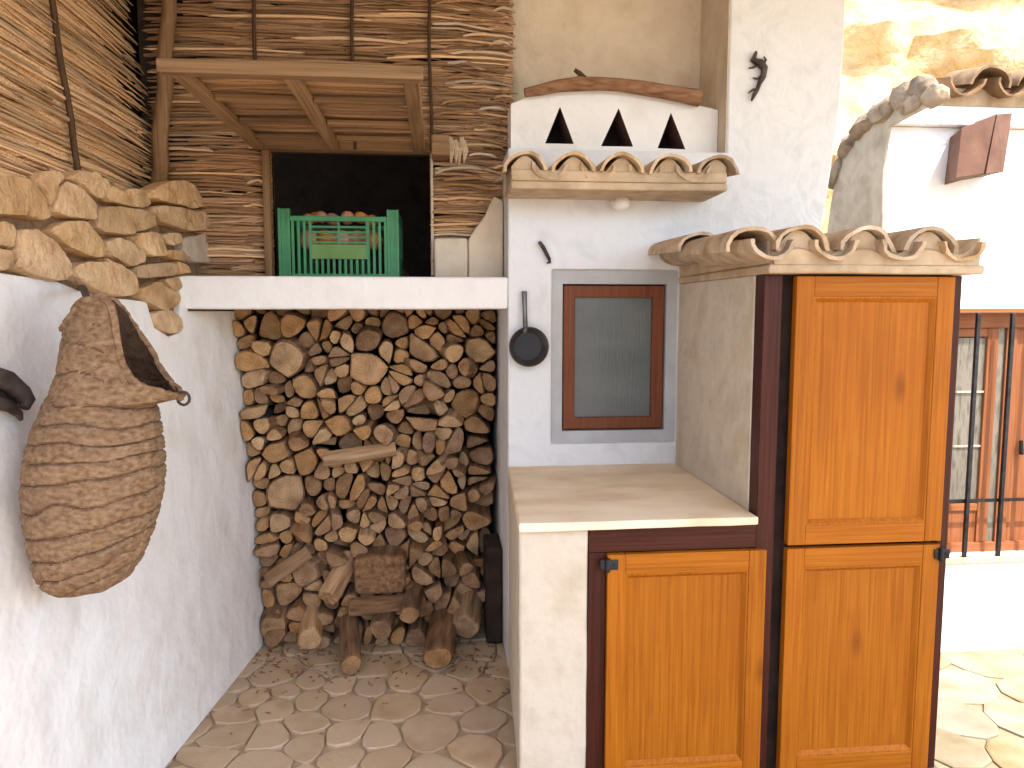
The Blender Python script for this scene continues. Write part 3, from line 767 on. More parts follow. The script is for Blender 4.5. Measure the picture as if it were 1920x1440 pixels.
hk = MB().tube([onY(1012, 455, YW)]+onwall([(1012, 455), (1018, 463), (1024, 475), (1030, 486), (1031, 492), (1025, 493)], .022), [.006, .008, .009, .008, .008, .007, .004], 8, jag=.1).build('hook', rust_iron)
setp(hk, 'small slanted iron hook on the white wall above the frying pan', 'hook')

pn = thing('frying_pan', 'black frying pan hanging by its handle beside the dark window', 'frying pan', tuple(onY(991, 648, YW)))
c = onY(991, 650, YW-.03); r_ = .083
def lathe_y(c, prof, n=32):
    vs, fs = [], []
    for (r, dy) in prof:
        for k in range(n):
            t_ = 2*math.pi*k/n; vs.append(Vector((c.x+r*math.cos(t_), c.y+dy, c.z+r*math.sin(t_))))
    for j in range(len(prof)-1):
        for k in range(n): fs.append((j*n+k, j*n+(k+1) % n, (j+1)*n+(k+1) % n, (j+1)*n+k))
    mb = MB(); mb.add(vs, fs, 0, True); return mb
lathe_y(c, [(.0001, .026), (.058, .026), (r_, -.016), (r_-.003, -.018), (r_-.006, -.015), (.057, .021)]).build('bowl', pan_steel, pn)
lathe_y(c, [(.0001, .0205), (.0575, .0205)]).build('cooking_surface', pan_black, pn)
ha, hb2 = onY(985, 616, YW-.04), onY(983, 546, YW-.02)
MB().tube([ha+Vector((0, .01, -.02)), ha, (ha+hb2)/2, hb2], [.009, .010, .0095, .011], 8, flat=.5).build('handle', pan_steel, pn)
MB().tube([onY(983, 549, YW), onY(983, 549, YW-.035)], .004, 6).build('nail', rust_iron, pn)

# ------------------------------------------------------------------ counter
def door(parent, x0, x1, z0, z1, y, hinge=None, sw=.058):
    dr = MB().box(x0+sw-.004, x1-sw+.004, y+.016, y+.024, z0+sw-.004, z1-sw+.004).build('door', pine_v, parent)
    for xa_, xb_ in ((x0, x0+sw), (x1-sw, x1)):
        MB().box(xa_, xb_, y, y+.03, z0, z1).build('stile', pine_v, dr, bevel=.0025)
    for za_, zb_ in ((z0, z0+sw+.006), (z1-sw-.006, z1)):
        MB().box(x0+sw+.0004, x1-sw-.0004, y+.0008, y+.0295, za_, zb_).build('rail', pine_h, dr, bevel=.0025)
    # bevelled moulding round the panel
    mo = MB(); ia, ib, ja, jb = x0+sw, x1-sw, z0+sw+.006, z1-sw-.006; wd = .017
    O = [(ia, ja), (ib, ja), (ib, jb), (ia, jb)]; I = [(ia+wd, ja+wd), (ib-wd, ja+wd), (ib-wd, jb-wd), (ia+wd, jb-wd)]; Mi = [(ia+.005, ja+.005), (ib-.005, ja+.005), (ib-.005, jb-.005), (ia+.005, jb-.005)]
    vs = [(u, y+.003, v) for u, v in O]+[(u, y+.003, v) for u, v in Mi]+[(u, y+.0155, v) for u, v in I]
    mo.add(vs, [(i, (i+1) % 4, 4+(i+1) % 4, 4+i) for i in range(4)]+[(4+i, 4+(i+1) % 4, 8+(i+1) % 4, 8+i) for i in range(4)])
    mo.build('moulding', pine_v, dr)
    return dr
def hinge(parent, x0, x1, zc, y):
    h = MB(); h.box(x0, x1, y-.004, y+.001, zc-.016, zc+.016); h.tube([(x0+(x1-x0)*.4, y-.006, zc-.022), (x0+(x1-x0)*.4, y-.006, zc+.022)], .008, 8)
    h.tube([(x1-.012, y-.001, zc), (x1-.012, y-.007, zc)], .005, 8)
    return h.build('hinge', iron, parent, bevel=.001)
ct = thing('counter', 'plastered kitchen counter with pale stone top and one honey pine door', 'counter', (.65, YF, 0))
tp = MB(); zt = .9
xl0, xl1 = .243, .287
v8 = [(xl0-.004, YF-.03, zt-.03), (1.008, YF-.03, zt-.026), (1.008, YW-.001, zt-.03), (xl1-.002, YW-.001, zt-.03)]
tp.add([Vector(p) for p in v8]+[Vector((p[0], p[1], zt)) for p in v8], [(0, 3, 2, 1), (4, 5, 6, 7), (0, 1, 5, 4), (1, 2, 6, 5), (2, 3, 7, 6), (3, 0, 4, 7)])
tp.build('countertop', top_stone, ct, bevel=.005, sub=7, wob=.0022, wscale=14)
pr = MB()
zz = zt-.0305
pr.add([Vector(p) for p in ((xl0, YF, 0), (.463, YF, 0), (.463, YW-.002, 0), (xl1, YW-.002, 0), (xl0, YF, zz), (.463, YF, zz), (.463, YW-.002, zz), (xl1, YW-.002, zz))],
       [(0, 3, 2, 1), (4, 5, 6, 7), (0, 1, 5, 4), (1, 2, 6, 5), (2, 3, 7, 6), (3, 0, 4, 7)])
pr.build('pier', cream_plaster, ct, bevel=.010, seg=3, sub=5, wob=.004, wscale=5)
MB().box(.4645, .52, YF-.004, YF+.06, 0, .79).build('frame_post', darkwood_v, ct, bevel=.002)
MB().box(.4645, 1.0125, YF-.003, YF+.06, .7915, .8675).build('frame_rail', darkwood_h, ct, bevel=.002)
cd = door(ct, .522, 1.043, .01, .787, YF-.02)
hinge(ct, .497, .555, .757, YF-.0215)
MB().box(.53, 1.0, YF+.08, YF+.1, 0, .86).build('inner_board', shade_black, ct)

# ------------------------------------------------------------------ tall cabinet under its tile roof
tc_ = thing('tall_cabinet', 'tall plastered cupboard with two honey pine doors under a little tile roof', 'cupboard', (1.34, YF, 0))
MB().box(1.0105, 1.035, YF+.065, YW-.001, .0, 1.668).build('side_wall', cream_plaster, tc_, bevel=.004)  # shade on this white side put into the darker cream plaster
MB().box(1.645, 1.668, YF+.035, YW-.001, 0, 1.668).build('side_wall', white_plaster, tc_, bevel=.004)
MB().box(1.05, 1.63, YF+.09, YF+.11, 0, 1.66).build('inner_board', shade_black, tc_)
MB().box(1.074, 1.13, YF+.03, YF+.064, 0, 1.666).build('rebate', shade_black, tc_)  # shadow gap beside the doors painted as a near-black strip
MB().box(1.0135, 1.073, YF-.002, YF+.064, 0, 1.666).build('frame_post', darkwood_v, tc_, bevel=.002)
MB().box(1.634, 1.669, YF-.008, YF+.03, 0, 1.666).build('frame_post', darkwood_v, tc_, bevel=.002)
MB().box(1.12, 1.632, YF+.012, YF+.06, 1.60, 1.666).build('frame_rail', darkwood_h, tc_)
door(tc_, 1.112, 1.638, .800, 1.662, YF-.02)
door(tc_, 1.112, 1.636, .01, .788, YF-.02)
hinge(tc_, 1.615, 1.668, .757, YF-.0215)
# tile roof over it
ry = 2.20
ra, rb = 1.004, 1.735
MB().box(ra, rb-.03, ry+.01, YW-.001, 1.6685, 1.695).build('mortar_bed', tile_mortar, tc_, bevel=.006, sub=2, wob=.003)
MB().box(ra+.002, ra+.05, ry+.03, YW-.001, 1.6955, 1.775).build('mortar_side', tile_mortar, tc_, bevel=.012, sub=2, wob=.004)
TR = [tile_mesh('tile', .52, .088, .072, terracotta, s+30) for s in range(4)]
TRC = [tile_mesh('tile', .52, .072, .086, terracotta, s+40) for s in range(4)]
rc = [onY(px, 470, ry).x for px in (1502, 1628, 1748)]
rp = (rc[-1]-rc[0])/2
for i, x in enumerate([rc[0]-rp*.92]+rc):
    tile_at(tc_, TR[i % 4], x+(.045 if i == 0 else 0), ry-.005+R.uniform(-.012, .012), 1.733+(.004 if i else .0), rad(2.5), roll=rad(R.uniform(-5, 5)), yaw=rad(R.uniform(-1.5, 1.5)))
    tile_at(tc_, TR[(i+1) % 4], x+(.045 if i == 0 else 0), ry+.46, 1.765, rad(2.5), roll=rad(R.uniform(-5, 5)))
for i, x in enumerate([rc[0]-rp*.45, rc[0]+rp*.5, rc[1]+rp*.5, rc[2]+rp*.5]):
    tile_at(tc_, TRC[i % 4], x, ry-.012+R.uniform(-.01, .01), 1.768, rad(2.5), True, roll=rad(R.uniform(-4, 4)))
    tile_at(tc_, TRC[(i+1) % 4], x, ry+.46, 1.795, rad(2.5), True)
wavebody(ra+.01, rb-.04, ry+.024, YW-.002, 1.6955, 1.80, rc[0], rp, 'mortar_fill', tc_, .036)
wavebody(ra+.015, rb-.045, ry+.015, ry+.06, 1.6955, 1.742, rc[0], rp, 'mortar_lip', tc_, .014)

# ------------------------------------------------------------------ firewood
def log_object(poly, cen, M, length, ms, nick=.0):
    """prism of a cross-section (2D, about its own centre) along local Y from 0 (front) to length"""
    pts = [p-cen for p in poly]; n = len(pts)
    vs = []
    for sc, y in ((.90, .0), (1.0, .010), (1.02, length*.5), (.97, length)):
        for p in pts:
            jj = 1+.03*noise.noise(Vector((p.x*30+M.translation.x*7, y*9, p.y*30)))
            vs.append(Vector((p.x*sc*jj, y+(R.uniform(-.003, .003) if y == 0 else 0), p.y*sc*jj)))
    fs = [(l*n+i, l*n+(i+1) % n, (l+1)*n+(i+1) % n, (l+1)*n+i) for l in range(3) for i in range(n)]
    mb = MB(); mb.add(vs, fs, 1, False)
    vs2 = [vs[i] for i in range(n)]+[Vector((0, nick, 0))]
    mb.add(vs2, [(i, (i+1) % n, n) for i in range(n)], 0)
    mb.add([vs[3*n+i] for i in range(n)], [tuple(range(n))], 0)
    me = bpy.data.meshes.new('log'); me.from_pydata([tuple(v) for v in mb.v], [], mb.f)
    for m in ms: me.materials.append(m)
    me.polygons.foreach_set('material_index', mb.m)
    bm = bmesh.new(); bm.from_mesh(me); bmesh.ops.remove_doubles(bm, verts=bm.verts, dist=1e-6); bmesh.ops.recalc_face_normals(bm, faces=bm.faces); bm.to_mesh(me); bm.free()
    o = bpy.data.objects.new('log', me); COL.objects.link(o); o.matrix_world = M
    ROOT[o] = Vector((0, 0, 0))
    return o
YL = 3.50
RL = random.Random(3)
def lx(px, py): q = onY(px, py, YL); return q.x, q.z
BIG = [(465,690,40),(540,672,40),(800,645,42),(690,690,38),(480,760,30),(690,640,28),(735,725,20),(660,760,26),(570,725,28),(535,925,42),(700,975,28),(765,955,20),(820,720,30),(790,780,32),(655,915,34),
       (840,830,34),(700,835,22),(740,785,18),(850,905,30),(820,935,24),(500,615,30),(600,620,24),(545,610,28),(740,610,30),(580,770,20),(635,800,24),(605,980,26),(520,845,24),(740,1010,22),(685,1048,18),(575,1065,30),
       (510,1020,24),(540,1110,28),(850,1000,28),(800,1065,34),(840,1130,30),(520,1165,30),(590,1120,22),(870,760,30),(900,660,32),(915,720,24),(850,660,20),(860,610,26),(920,600,24),(640,600,22)]
sd = []
for px, py, r in BIG:
    x, z_ = lx(px, py); sd.append((x, z_, r/560.0*1.15))
def leftlim(z_): return LW_D+.121*YL-.083*z_
for _ in range(9000):
    r = RL.choice((.028, .033, .036, .042, .048, .055)); z_ = RL.uniform(.02, 1.66); x = RL.uniform(-1.05, .26)
    if x < leftlim(z_)+.02: continue
    if x > (.27 if z_ > 1.0 else .19): continue
    if all((x-a)**2+(z_-b)**2 > ((r+q)*.86)**2 for a, b, q in sd): sd.append((x, z_, r))
region = [(leftlim(0)+.005, .0), (.275, .0), (.275, 1.70), (leftlim(1.7)+.005, 1.70)]
polys = cells(sd, region)
nlog = 0
ENDS = {'orange brown': end_orange, 'pale': end_pale, 'dark brown': end_brown}
SX, QX = onY(671, 852, YL), onY(712, 1078, YL)
def zone(x, z_):
    if z_ > 1.27:
        return 'close under the left end of the ledge' if x < -.67 else 'close under the ledge below the green crate' if x < -.2 else 'close under the right end of the ledge'
    if z_ < .40: return 'near the floor left of the big square log' if x < QX.x-.1 else 'near the floor at the right foot of the stack' if x > QX.x+.12 else 'near the floor below the big square log'
    if x < leftlim(z_)+.2: return 'high up against the white left wall' if z_ > .85 else 'low down against the white left wall'
    if x > .06: return 'at the right edge of the stack by the pier'
    if z_ > 1.06: return 'in the upper left of the stack' if x < -.45 else 'in the upper right of the stack'
    if z_ > SX.z-.08:
        return 'left of the long sideways log' if x < SX.x-.14 else 'right of the long sideways log' if x > SX.x+.14 else 'touching the long sideways log'
    if z_ > .62: return 'in the stack between the sideways and square logs'
    return 'left of the big square log' if x < QX.x else 'right of the big square log'
pieces = []
for (x, z_, r), poly in zip(sd, polys):
    if len(poly) < 3 or area(poly) < .0004: continue
    if z_ < 1.0 and x > .2: continue
    c = (sum(p[0] for p in poly)/len(poly), sum(p[1] for p in poly)/len(poly))
    lim = r*1.7+.014
    poly = [(c[0]+(p[0]-c[0])*min(1, lim/max(1e-6, math.hypot(p[0]-c[0], p[1]-c[1]))), c[1]+(p[1]-c[1])*min(1, lim/max(1e-6, math.hypot(p[0]-c[0], p[1]-c[1])))) for p in poly]
    A = area(poly); u = RL.random()
    if A > .006 and u < .5:
        t_ = RL.uniform(0, math.pi); a_, b_ = math.cos(t_), math.sin(t_); k = a_*c[0]+b_*c[1]
        halves = [clip(poly, a_, b_, k), clip(poly, -a_, -b_, -k)]
        if A > .012 and u < .2:
            h2 = halves.pop(); a2, b2 = -b_, a_; k2 = a2*c[0]+b2*c[1]
            halves += [clip(h2, a2, b2, k2), clip(h2, -a2, -b2, -k2)]
        for h in halves:
            if len(h) > 2 and area(h) > .0008: pieces.append((h, True))
    else: pieces.append((poly, RL.random() < .25))
for poly, split in pieces:
    pts, c = shrink(poly, RL.uniform(.001, .006))
    x, z_ = c.x, c.y
    if split:
        pts = [p+Vector((RL.uniform(-.004, .004), RL.uniform(-.004, .004))) for p in pts]; pts = chaikin(pts, 1)
    else: pts = chaikin(pts, 2)
    while len(pts) > 30: pts = pts[::2]
    depth = RL.gauss(0, .035)
    if x > .0: depth += .16*min(1, x/.25)*(1 if z_ < 1.1 else .5)
    if z_ < .45: depth -= .10*(1-z_/.45)
    if z_ > 1.3: depth += .22*(z_-1.3)
    M = Matrix.Translation((c.x, YL+depth, c.y)) @ Matrix.Rotation(RL.gauss(0, .13), 4, 'Z') @ Matrix.Rotation(RL.gauss(0, .09), 4, 'X')
    cn = RL.choice(('orange brown', 'orange brown', 'pale', 'dark brown', 'dark brown'))
    o = log_object(pts, c, M, RL.uniform(.3, .42), [ENDS[cn], split_wood if split and RL.random() < .5 else bark], nick=RL.uniform(-.008, .004))
    A = area([tuple(p) for p in pts])
    sz = 'thin' if A < .0035 else 'medium' if A < .0085 else 'thick'
    setp(o, f"{sz} {cn} {'split' if split else 'round'} firewood log {zone(x, z_)}", 'log', 'logs in the firewood stack'); nlog += 1
print('stack logs', nlog)
LOGW = [end_orange, bark]
def wedge(r, seed, n=9):
    rr = random.Random(seed)
    return chaikin([Vector((math.cos(2*math.pi*k/n), math.sin(2*math.pi*k/n)))*r*rr.uniform(.78, 1.12) for k in range(n)], 1)
def lone(p0, p1, r, seed, label, ms=None):
    """a log from its front end p0 towards p1"""
    p0, p1 = Vector(p0), Vector(p1); d = (p1-p0); L_ = d.length; d.normalize()
    a_ = d.cross(Vector((0, 0, 1)))
    if a_.length < .05: a_ = d.cross(Vector((1, 0, 0)))
    a_.normalize(); u = a_.cross(d)
    M = Matrix.Translation(p0) @ Matrix((a_, d, u)).transposed().to_4x4()
    o = log_object(wedge(r, seed), Vector((0, 0)), M, L_, ms or LOGW, nick=.003)
    return setp(o, label, 'log')
SP = [end_grain, split_wood]
def gz(px, py, z_): return on(px, py, (0, 0, 1), z_)
a1 = gz(655, 1262, .05)
a1 = a1+Vector((0, .07, 0)); lone(a1, a1+Vector((-.05, .34, .06)), .052, 1, 'loose log lying on the floor at the front middle of the firewood stack')
a1 = gz(820, 1248, .06)
a1 = a1+Vector((0, .07, 0)); lone(a1, a1+Vector((.03, .34, .04)), .064, 2, 'reddish log end resting on the floor at the front right of the stack')
a1 = gz(712, 1195, .12)
a1 = a1+Vector((0, .07, 0)); lone(a1, a1+Vector((.03, .34, .04)), .060, 3, 'pale log end tilted up behind the loose floor log of the stack')
a1 = gz(575, 1210, .10)
a1 = a1+Vector((0, .07, 0)); lone(a1, a1+Vector((-.03, .3, .05)), .062, 4, 'pale log end near the floor at the lower left of the stack', SP)
a1 = gz(765, 1165, .20)
a1 = a1+Vector((0, .07, 0)); lone(a1, a1+Vector((.02, .3, .05)), .05, 6, 'small round log end above the reddish log at the front right of the stack')
a1 = gz(875, 1190, .10)
a1 = a1+Vector((0, .07, 0)); lone(a1, a1+Vector((.04, .3, .08)), .075, 7, 'leaning split log at the foot of the stack beside the dark pier', SP)
a1 = gz(505, 1190, .10)
a1 = a1+Vector((0, .07, 0)); lone(a1, a1+Vector((.0, .3, .06)), .072, 8, 'log at the foot of the stack against the white left wall')
p_ = onY(606, 862, YL-.085); q_ = onY(742, 842, YL-.05)
lone(p_, q_, .036, 11, 'long split log lying sideways across the middle of the stack', [split_wood, split_wood])
p_ = onY(612, 1120, YL-.13); q_ = onY(655, 1045, YL+.04)
lone(p_, q_, .058, 12, 'split orange brown log leaning in the lower middle of the stack', [split_wood, split_wood])
blk = MB(); c0 = onY(712, 1078, YL-.12)
blk.box(c0.x-.115, c0.x+.115, c0.y, c0.y+.22, c0.z-.095, c0.z+.085)
o = blk.build('log', [bark], bevel=.02, sub=2, wob=.012, wscale=9)
setp(o, 'big square grey brown log set in the lower middle of the stack', 'log')
p_ = onY(655, 1140, YL-.16); q_ = onY(760, 1130, YL-.10)
lone(p_, q_, .042, 13, 'short grey split log lying sideways under the big square log', [split_wood, bark])
p_ = onY(500, 1090, YL-.12); q_ = onY(580, 1035, YL-.06)
lone(p_, q_, .034, 14, 'narrow split log slanting upward at the lower left of the stack', [split_wood, split_wood])
pp = MB()
for k in range(3):
    pp.box(.20-.004*k, .282, 3.42+.03*k, 3.55+.1*k, .01, .45-.1*k)
pst = MB().box(.205, .2825, 3.36, 3.60, 0, .46).build('stone_block', shade_earth, bevel=.01, sub=1, wob=.004)
setp(pst, 'dark grey block standing in the shade between firewood and pier', 'block')

ch = MB(); rc_ = random.Random(21)
for _ in range(260):
    x, y = rc_.uniform(-.85, .27), 3.42-abs(rc_.gauss(0, .22))
    a_ = rc_.uniform(0, 3.14); l_, w_ = rc_.uniform(.004, .018), rc_.uniform(.002, .006)
    d_ = Vector((math.cos(a_), math.sin(a_), rc_.uniform(-.1, .1)))*l_; e_ = Vector((-math.sin(a_), math.cos(a_), 0))*w_; p = Vector((x, y, .004))
    ch.add([p-d_-e_, p+d_-e_*.6, p+d_*.8+e_, p-d_+e_, p+Vector((0, 0, .004))], [(0, 1, 4), (1, 2, 4), (2, 3, 4), (3, 0, 4), (3, 2, 1, 0)])
cho = ch.build('bark_chips', bark); setp(cho, 'scattered bark chips on the floor stones before the firewood', 'bark chips', kind='stuff')

# ------------------------------------------------------------------ big esparto basket on the left wall
YB = 2.05
rows = [(1112, 128, 172), (1104, 100, 215), (1085, 74, 245), (1050, 58, 270), (1000, 46, 292), (950, 38, 306), (900, 37, 312), (850, 40, 312), (800, 52, 308), (760, 70, 300), (725, 88, 300), (700, 98, 312), (660, 108, 318), (610, 118, 320), (550, 124, 322)]
def row(py):
    if py >= rows[0][0]: return rows[0][1:]
    for a_, b2 in zip(rows, rows[1:]):
        if b2[0] <= py <= a_[0]:
            f = (a_[0]-py)/(a_[0]-b2[0]); return (a_[1]+(b2[1]-a_[1])*f, a_[2]+(b2[2]-a_[2])*f)
    return rows[-1][1:]
def lip(s, front):
    """height (in the row scale) of the mouth at sideways position s in -1..1"""
    if front:
        ks = [(-1, 615), (-.8, 573), (-.5, 556), (-.32, 575), (-.2, 622), (-.05, 676), (.1, 704), (.35, 722), (.7, 738), (1, 750)]
    else:
        ks = [(-1, 615), (-.8, 573), (-.5, 556), (-.2, 558), (0, 582), (.5, 662), (1, 750)]
    for a_, b2 in zip(ks, ks[1:]):
        if a_[0] <= s <= b2[0]:
            return a_[1]+(b2[1]-a_[1])*(s-a_[0])/(b2[0]-a_[0])
    return ks[-1][1]
dv = ray(178, 850); dv.z = 0; dv.normalize()
E1 = Vector((dv.y, -dv.x, 0)); P0 = onY(178, 850, 2.0)
def onB(px, py): return on(px, py, dv, dv.dot(P0))
BP = []
nphi, nt_ = 128, 200
vs, fs = [], []
for j in range(nt_+1):
    for i in range(nphi):
        ph = 2*math.pi*i/nphi; s, cdep = math.cos(ph), -math.sin(ph)
        front = cdep <= 0
        rim = lip(s, front)
        f = min(1, j/150)**.9
        py = 1112+(756-1112)*f if j <= 150 else 756+(rim-756)*(j-150)/(nt_-150)
        l, r = row(py)
        if py < 760: r = r+(346-r)*min(1, (760-py)/12)
        A, B = onB(l, py), onB(r, py)
        c_ = (A+B)/2; hw = (B-A).length/2-.004
        h_ = .27*(s+1)/2
        sl = 1112-(py-840*h_)/(1-h_)+13*noise.noise(Vector((s*1.7, cdep*1.7, py*.018)))
        bandp = (sl/43.0+.25*math.sin(sl*.021)) % 1.0
        rib = (.0028*math.sin(math.pi*bandp/.86)**.5+.0012*math.sin(bandp*21.9) if bandp < .86 else -.006)*(max(.35, min(1, (py-640)/110)) if py < 750 else 1)*(1 if py < 1098 else .2)
        dp = min(hw, .19)*.85
        k_ = 1+rib/max(hw, .05)
        q = c_+E1*(s*hw*k_)+dv*(cdep*dp*k_)
        q += noise.noise_vector(Vector((s*1.6, cdep*1.6, py*.006)))*.007
        vs.append(q); BP.append(bandp)
fs = [(j*nphi+i, j*nphi+(i+1) % nphi, (j+1)*nphi+(i+1) % nphi, (j+1)*nphi+i) for j in range(nt_) for i in range(nphi)]
fs.append(tuple(range(nphi)))
bs = thing('basket', 'large brown woven esparto basket hanging on the left white wall', 'basket', tuple(onY(180, 1112, YB)))
mb = MB(); mb.add(vs, fs, 0, True)
for k, f in enumerate(mb.f):
    if len(f) == 4 and .89 < sum(BP[i] for i in f)/4 < .97 and max(BP[i] for i in f)-min(BP[i] for i in f) < .5: mb.m[k] = 1
bo = mb.build('weave', [esparto, esparto_seam, esparto_inner_shade], bs)
ax_ = P0-ROOT[bs]; pf_ = max(bo.data.polygons, key=lambda p: -dv.dot(p.center-ax_) if abs(p.center.z-ax_.z) < .1 else -9)
if pf_.normal.dot(dv) > 0: bo.data.flip_normals()
sm_ = bo.modifiers.new('thick', 'SOLIDIFY'); sm_.thickness = .012; sm_.offset = -1; sm_.material_offset = 2
rim_pts = [vs[nt_*nphi+i] for i in range(nphi)]
MB().tube(rim_pts+[rim_pts[0]], .0085, 7, jag=.2, cap=False).build('rim_braid', esparto, bs)
tip = onB(347, 747)
lp = [tip+Vector((.016*math.cos(t_)-.004, 0, .018*math.sin(t_))) for t_ in [2*math.pi*k/12 for k in range(13)]]
MB().tube(lp, .004, 6, cap=False).build('ring', rust_iron, bs)
hp = vs[nt_*nphi+int(nphi*.32)]
hp = onB(165, 562)+dv*.06
wl = onL(150, 540, .0)
MB().tube([hp, (hp+wl)/2+Vector((0, 0, .015)), wl], [.010, .010, .008], 7).build('hanging_cord', rust_iron, bs)
# handle braid on the belly
hb_ = [onB(*p)-dv*.165 for p in ((205, 1022), (228, 1008), (250, 1005), (262, 985))]
MB().tube(hb_, .008, 6, jag=.2).build('braid_handle', esparto, bs)

ir = thing('iron_fitting', 'black iron fitting on the white wall at the far left behind the basket', 'wall fitting', tuple(onL(20, 740)))
def onLs(pxs, off): return [onL(px, py, off) for px, py in pxs]
MB().tube(onLs([(-40, 700), (-10, 704), (15, 715), (38, 735), (50, 752), (46, 765)], .035), [.020, .024, .026, .024, .02, .012], 10, jag=.06).build('arm', rust_iron, ir)
MB().tube(onLs([(-40, 745), (-5, 756), (20, 762), (36, 778), (40, 788)], .03), [.02, .018, .016, .010, .005], 8, jag=.08).build('arm', rust_iron, ir)
MB().tube([onL(20, 728, -.004), onL(20, 728, .035)], .012, 8).build('bolt', rust_iron, ir)
pl_ = [onL(*p, .012) for p in ((-45, 712), (10, 716), (36, 745), (30, 770), (-10, 765), (-45, 755))]
mb = MB(); n = 6; mb.add(pl_+[p-LWU*.014 for p in pl_], [tuple(range(n)), tuple(range(2*n-1, n-1, -1))]+[(i, (i+1) % n, n+(i+1) % n, n+i) for i in range(n)])
mb.build('plate', rust_iron, ir)

# ------------------------------------------------------------------ house in the sun at the right
YH = 4.65; HK = YH/3.5; XH = 2.118*HK
def HZ(z): return EYE+(z-EYE)*HK
hs = thing('house', 'sunlit white house front with barred brown window beyond the cupboard', 'house', (XH+1.4, YH, HZ(-.2)))
wx0, wx1, wz0, wz1 = 2.40*HK, 3.30*HK, HZ(.30), HZ(1.545)
MB().plate([(XH+.004, HZ(-.215)), (8.2, HZ(-.215)), (8.2, HZ(2.44)), (XH+.004, HZ(2.44))], [[(wx0, wz0), (wx1, wz0), (wx1, wz1), (wx0, wz1)]], idn, YH, YH+.3).build('front_wall', white_plaster, hs, bevel=.006)
side_px = [(1655, 700), (1654, 430), (1656, 330), (1662, 262), (1668, 238), (1700, 220), (1742, 198), (1762, 188), (1768, 168), (1752, 156), (1720, 168), (1690, 186), (1650, 212), (1612, 248), (1584, 284), (1566, 330), (1556, 390), (1548, 450), (1544, 700)]
sp_ = [onX(*p, XH-.02) for p in side_px]
yz = [(p.y, p.z) for p in sp_]
yz[0] = (YH+.0, HZ(-.215)); yz[-1] = (yz[-2][0]+.02, -.22)
MB().plate(yz, [], lambda u, v, w_: Vector((w_, u, v)), XH-.02, XH).build('end_wall', grey_render, hs, bevel=.004, wob=.006, wscale=9)
for a_, b2, r_ in (((1560, 352), (1580, 296), .05), ((1580, 292), (1604, 258), .06), ((1604, 254), (1640, 222), .07), ((1640, 218), (1680, 192), .075), ((1682, 190), (1716, 170), .075), ((1716, 172), (1748, 158), .07), ((1736, 184), (1768, 172), .06), ((1690, 205), (1735, 182), .06)):
    A, B = onX(*a_, XH-.01), onX(*b2, XH-.01)
    MB().tube([A, A+(B-A)*.2, (A+B)/2+Vector((0, 0, R.uniform(-.01, .015))), A+(B-A)*.85, B], [r_*.6, r_*.95, r_, r_*.95, r_*.55], 7, jag=.16).build('coping_stone', brown_rubble, hs, wob=.01)
cz = onX(1662, 232, XH).z
MB().box(XH+.004, 8.2, YH-.06, YH+.28, HZ(2.44)+.002, HZ(2.53)).build('cornice', white_plaster, hs, bevel=.01)
hr = .14
TH_ = [tile_mesh('tile', .34, hr, hr*.85, shade_tile, s+60, th=.016) for s in range(3)]
THC = [tile_mesh('tile', .34, hr*.85, hr, shade_tile, s+70, th=.016) for s in range(3)]
xs0 = onY(1812, 160, YH-.15).x
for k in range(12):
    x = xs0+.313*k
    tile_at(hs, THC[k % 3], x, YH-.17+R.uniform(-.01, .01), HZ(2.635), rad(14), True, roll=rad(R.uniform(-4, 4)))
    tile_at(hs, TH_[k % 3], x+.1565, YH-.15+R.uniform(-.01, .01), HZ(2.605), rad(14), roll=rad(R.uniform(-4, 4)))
MB().box(XH+.37, 8.2, YH-.03, YH+.1, HZ(2.53)+.002, HZ(2.62)).build('eave_mortar', tile_mortar, hs, bevel=.01, sub=2, wob=.008)
# window of the house
hw_ = MB()
yf = YH+.07
hw_.plate([(wx0, wz0), (wx1, wz0), (wx1, wz1), (wx0, wz1)], [[(wx0+.066, wz0+.066), (wx1-.066, wz0+.066), (wx1-.066, wz1-.1), (wx0+.066, wz1-.1)]], idn, yf, yf+.06)
hwo = hw_.build('window', red_h, hs, bevel=.004)
mid_x = onY(1851, 800, yf+.02).x
for xa_, xb_, mm in ((wx0+.067, wx0+.133, red_v), (mid_x-.04, mid_x+.04, red_v), (mid_x+.10, mid_x+.18, red_v)):
    MB().box(xa_, xb_, yf+.012, yf+.05, wz0+.067, wz1-.101).build('sash_stile', mm, hwo, bevel=.003)
zr = onY(1800, 950, yf+.02).z
for xa_, xb_ in ((wx0+.134, mid_x-.041),):
    MB().box(xa_, xb_, yf+.014, yf+.048, zr-.03, zr+.02).build('sash_rail', red_h, hwo, bevel=.003)
    MB().box(xa_, xb_, yf+.026, yf+.04, wz0+.067, zr-.031).build('sash_panel', red_v, hwo)
    MB().box(xa_, xb_, yf+.014, yf+.048, wz1-.16, wz1-.102).build('sash_rail', red_h, hwo, bevel=.003)
    zs_ = [zr+.021, onY(1800, 837, yf+.02).z, onY(1800, 735, yf+.02).z, wz1-.161]
    for za_, zb_ in zip(zs_, zs_[1:]):
        MB().box(xa_, xb_, yf+.03, yf+.036, za_+.006, zb_-.006).build('pane', lace, hwo)
    for zz in zs_[1:3]:
        MB().box(xa_, xb_, yf+.018, yf+.044, zz-.006, zz+.006).build('muntin', grey_render, hwo)
xa_, xb_ = mid_x+.181, wx1-.067
MB().box(xa_, xb_, yf+.03, yf+.045, wz0+.067, wz1-.101).build('shutter', red_v, hwo)
MB().box(mid_x+.041, mid_x+.099, yf+.03, yf+.036, wz0+.067, wz1-.101).build('pane', lace, hwo)
MB().tube([onY(1915, 826, yf-.0), onY(1915, 852, yf-.0)], [.012, .014], 8).build('latch', iron, hwo)
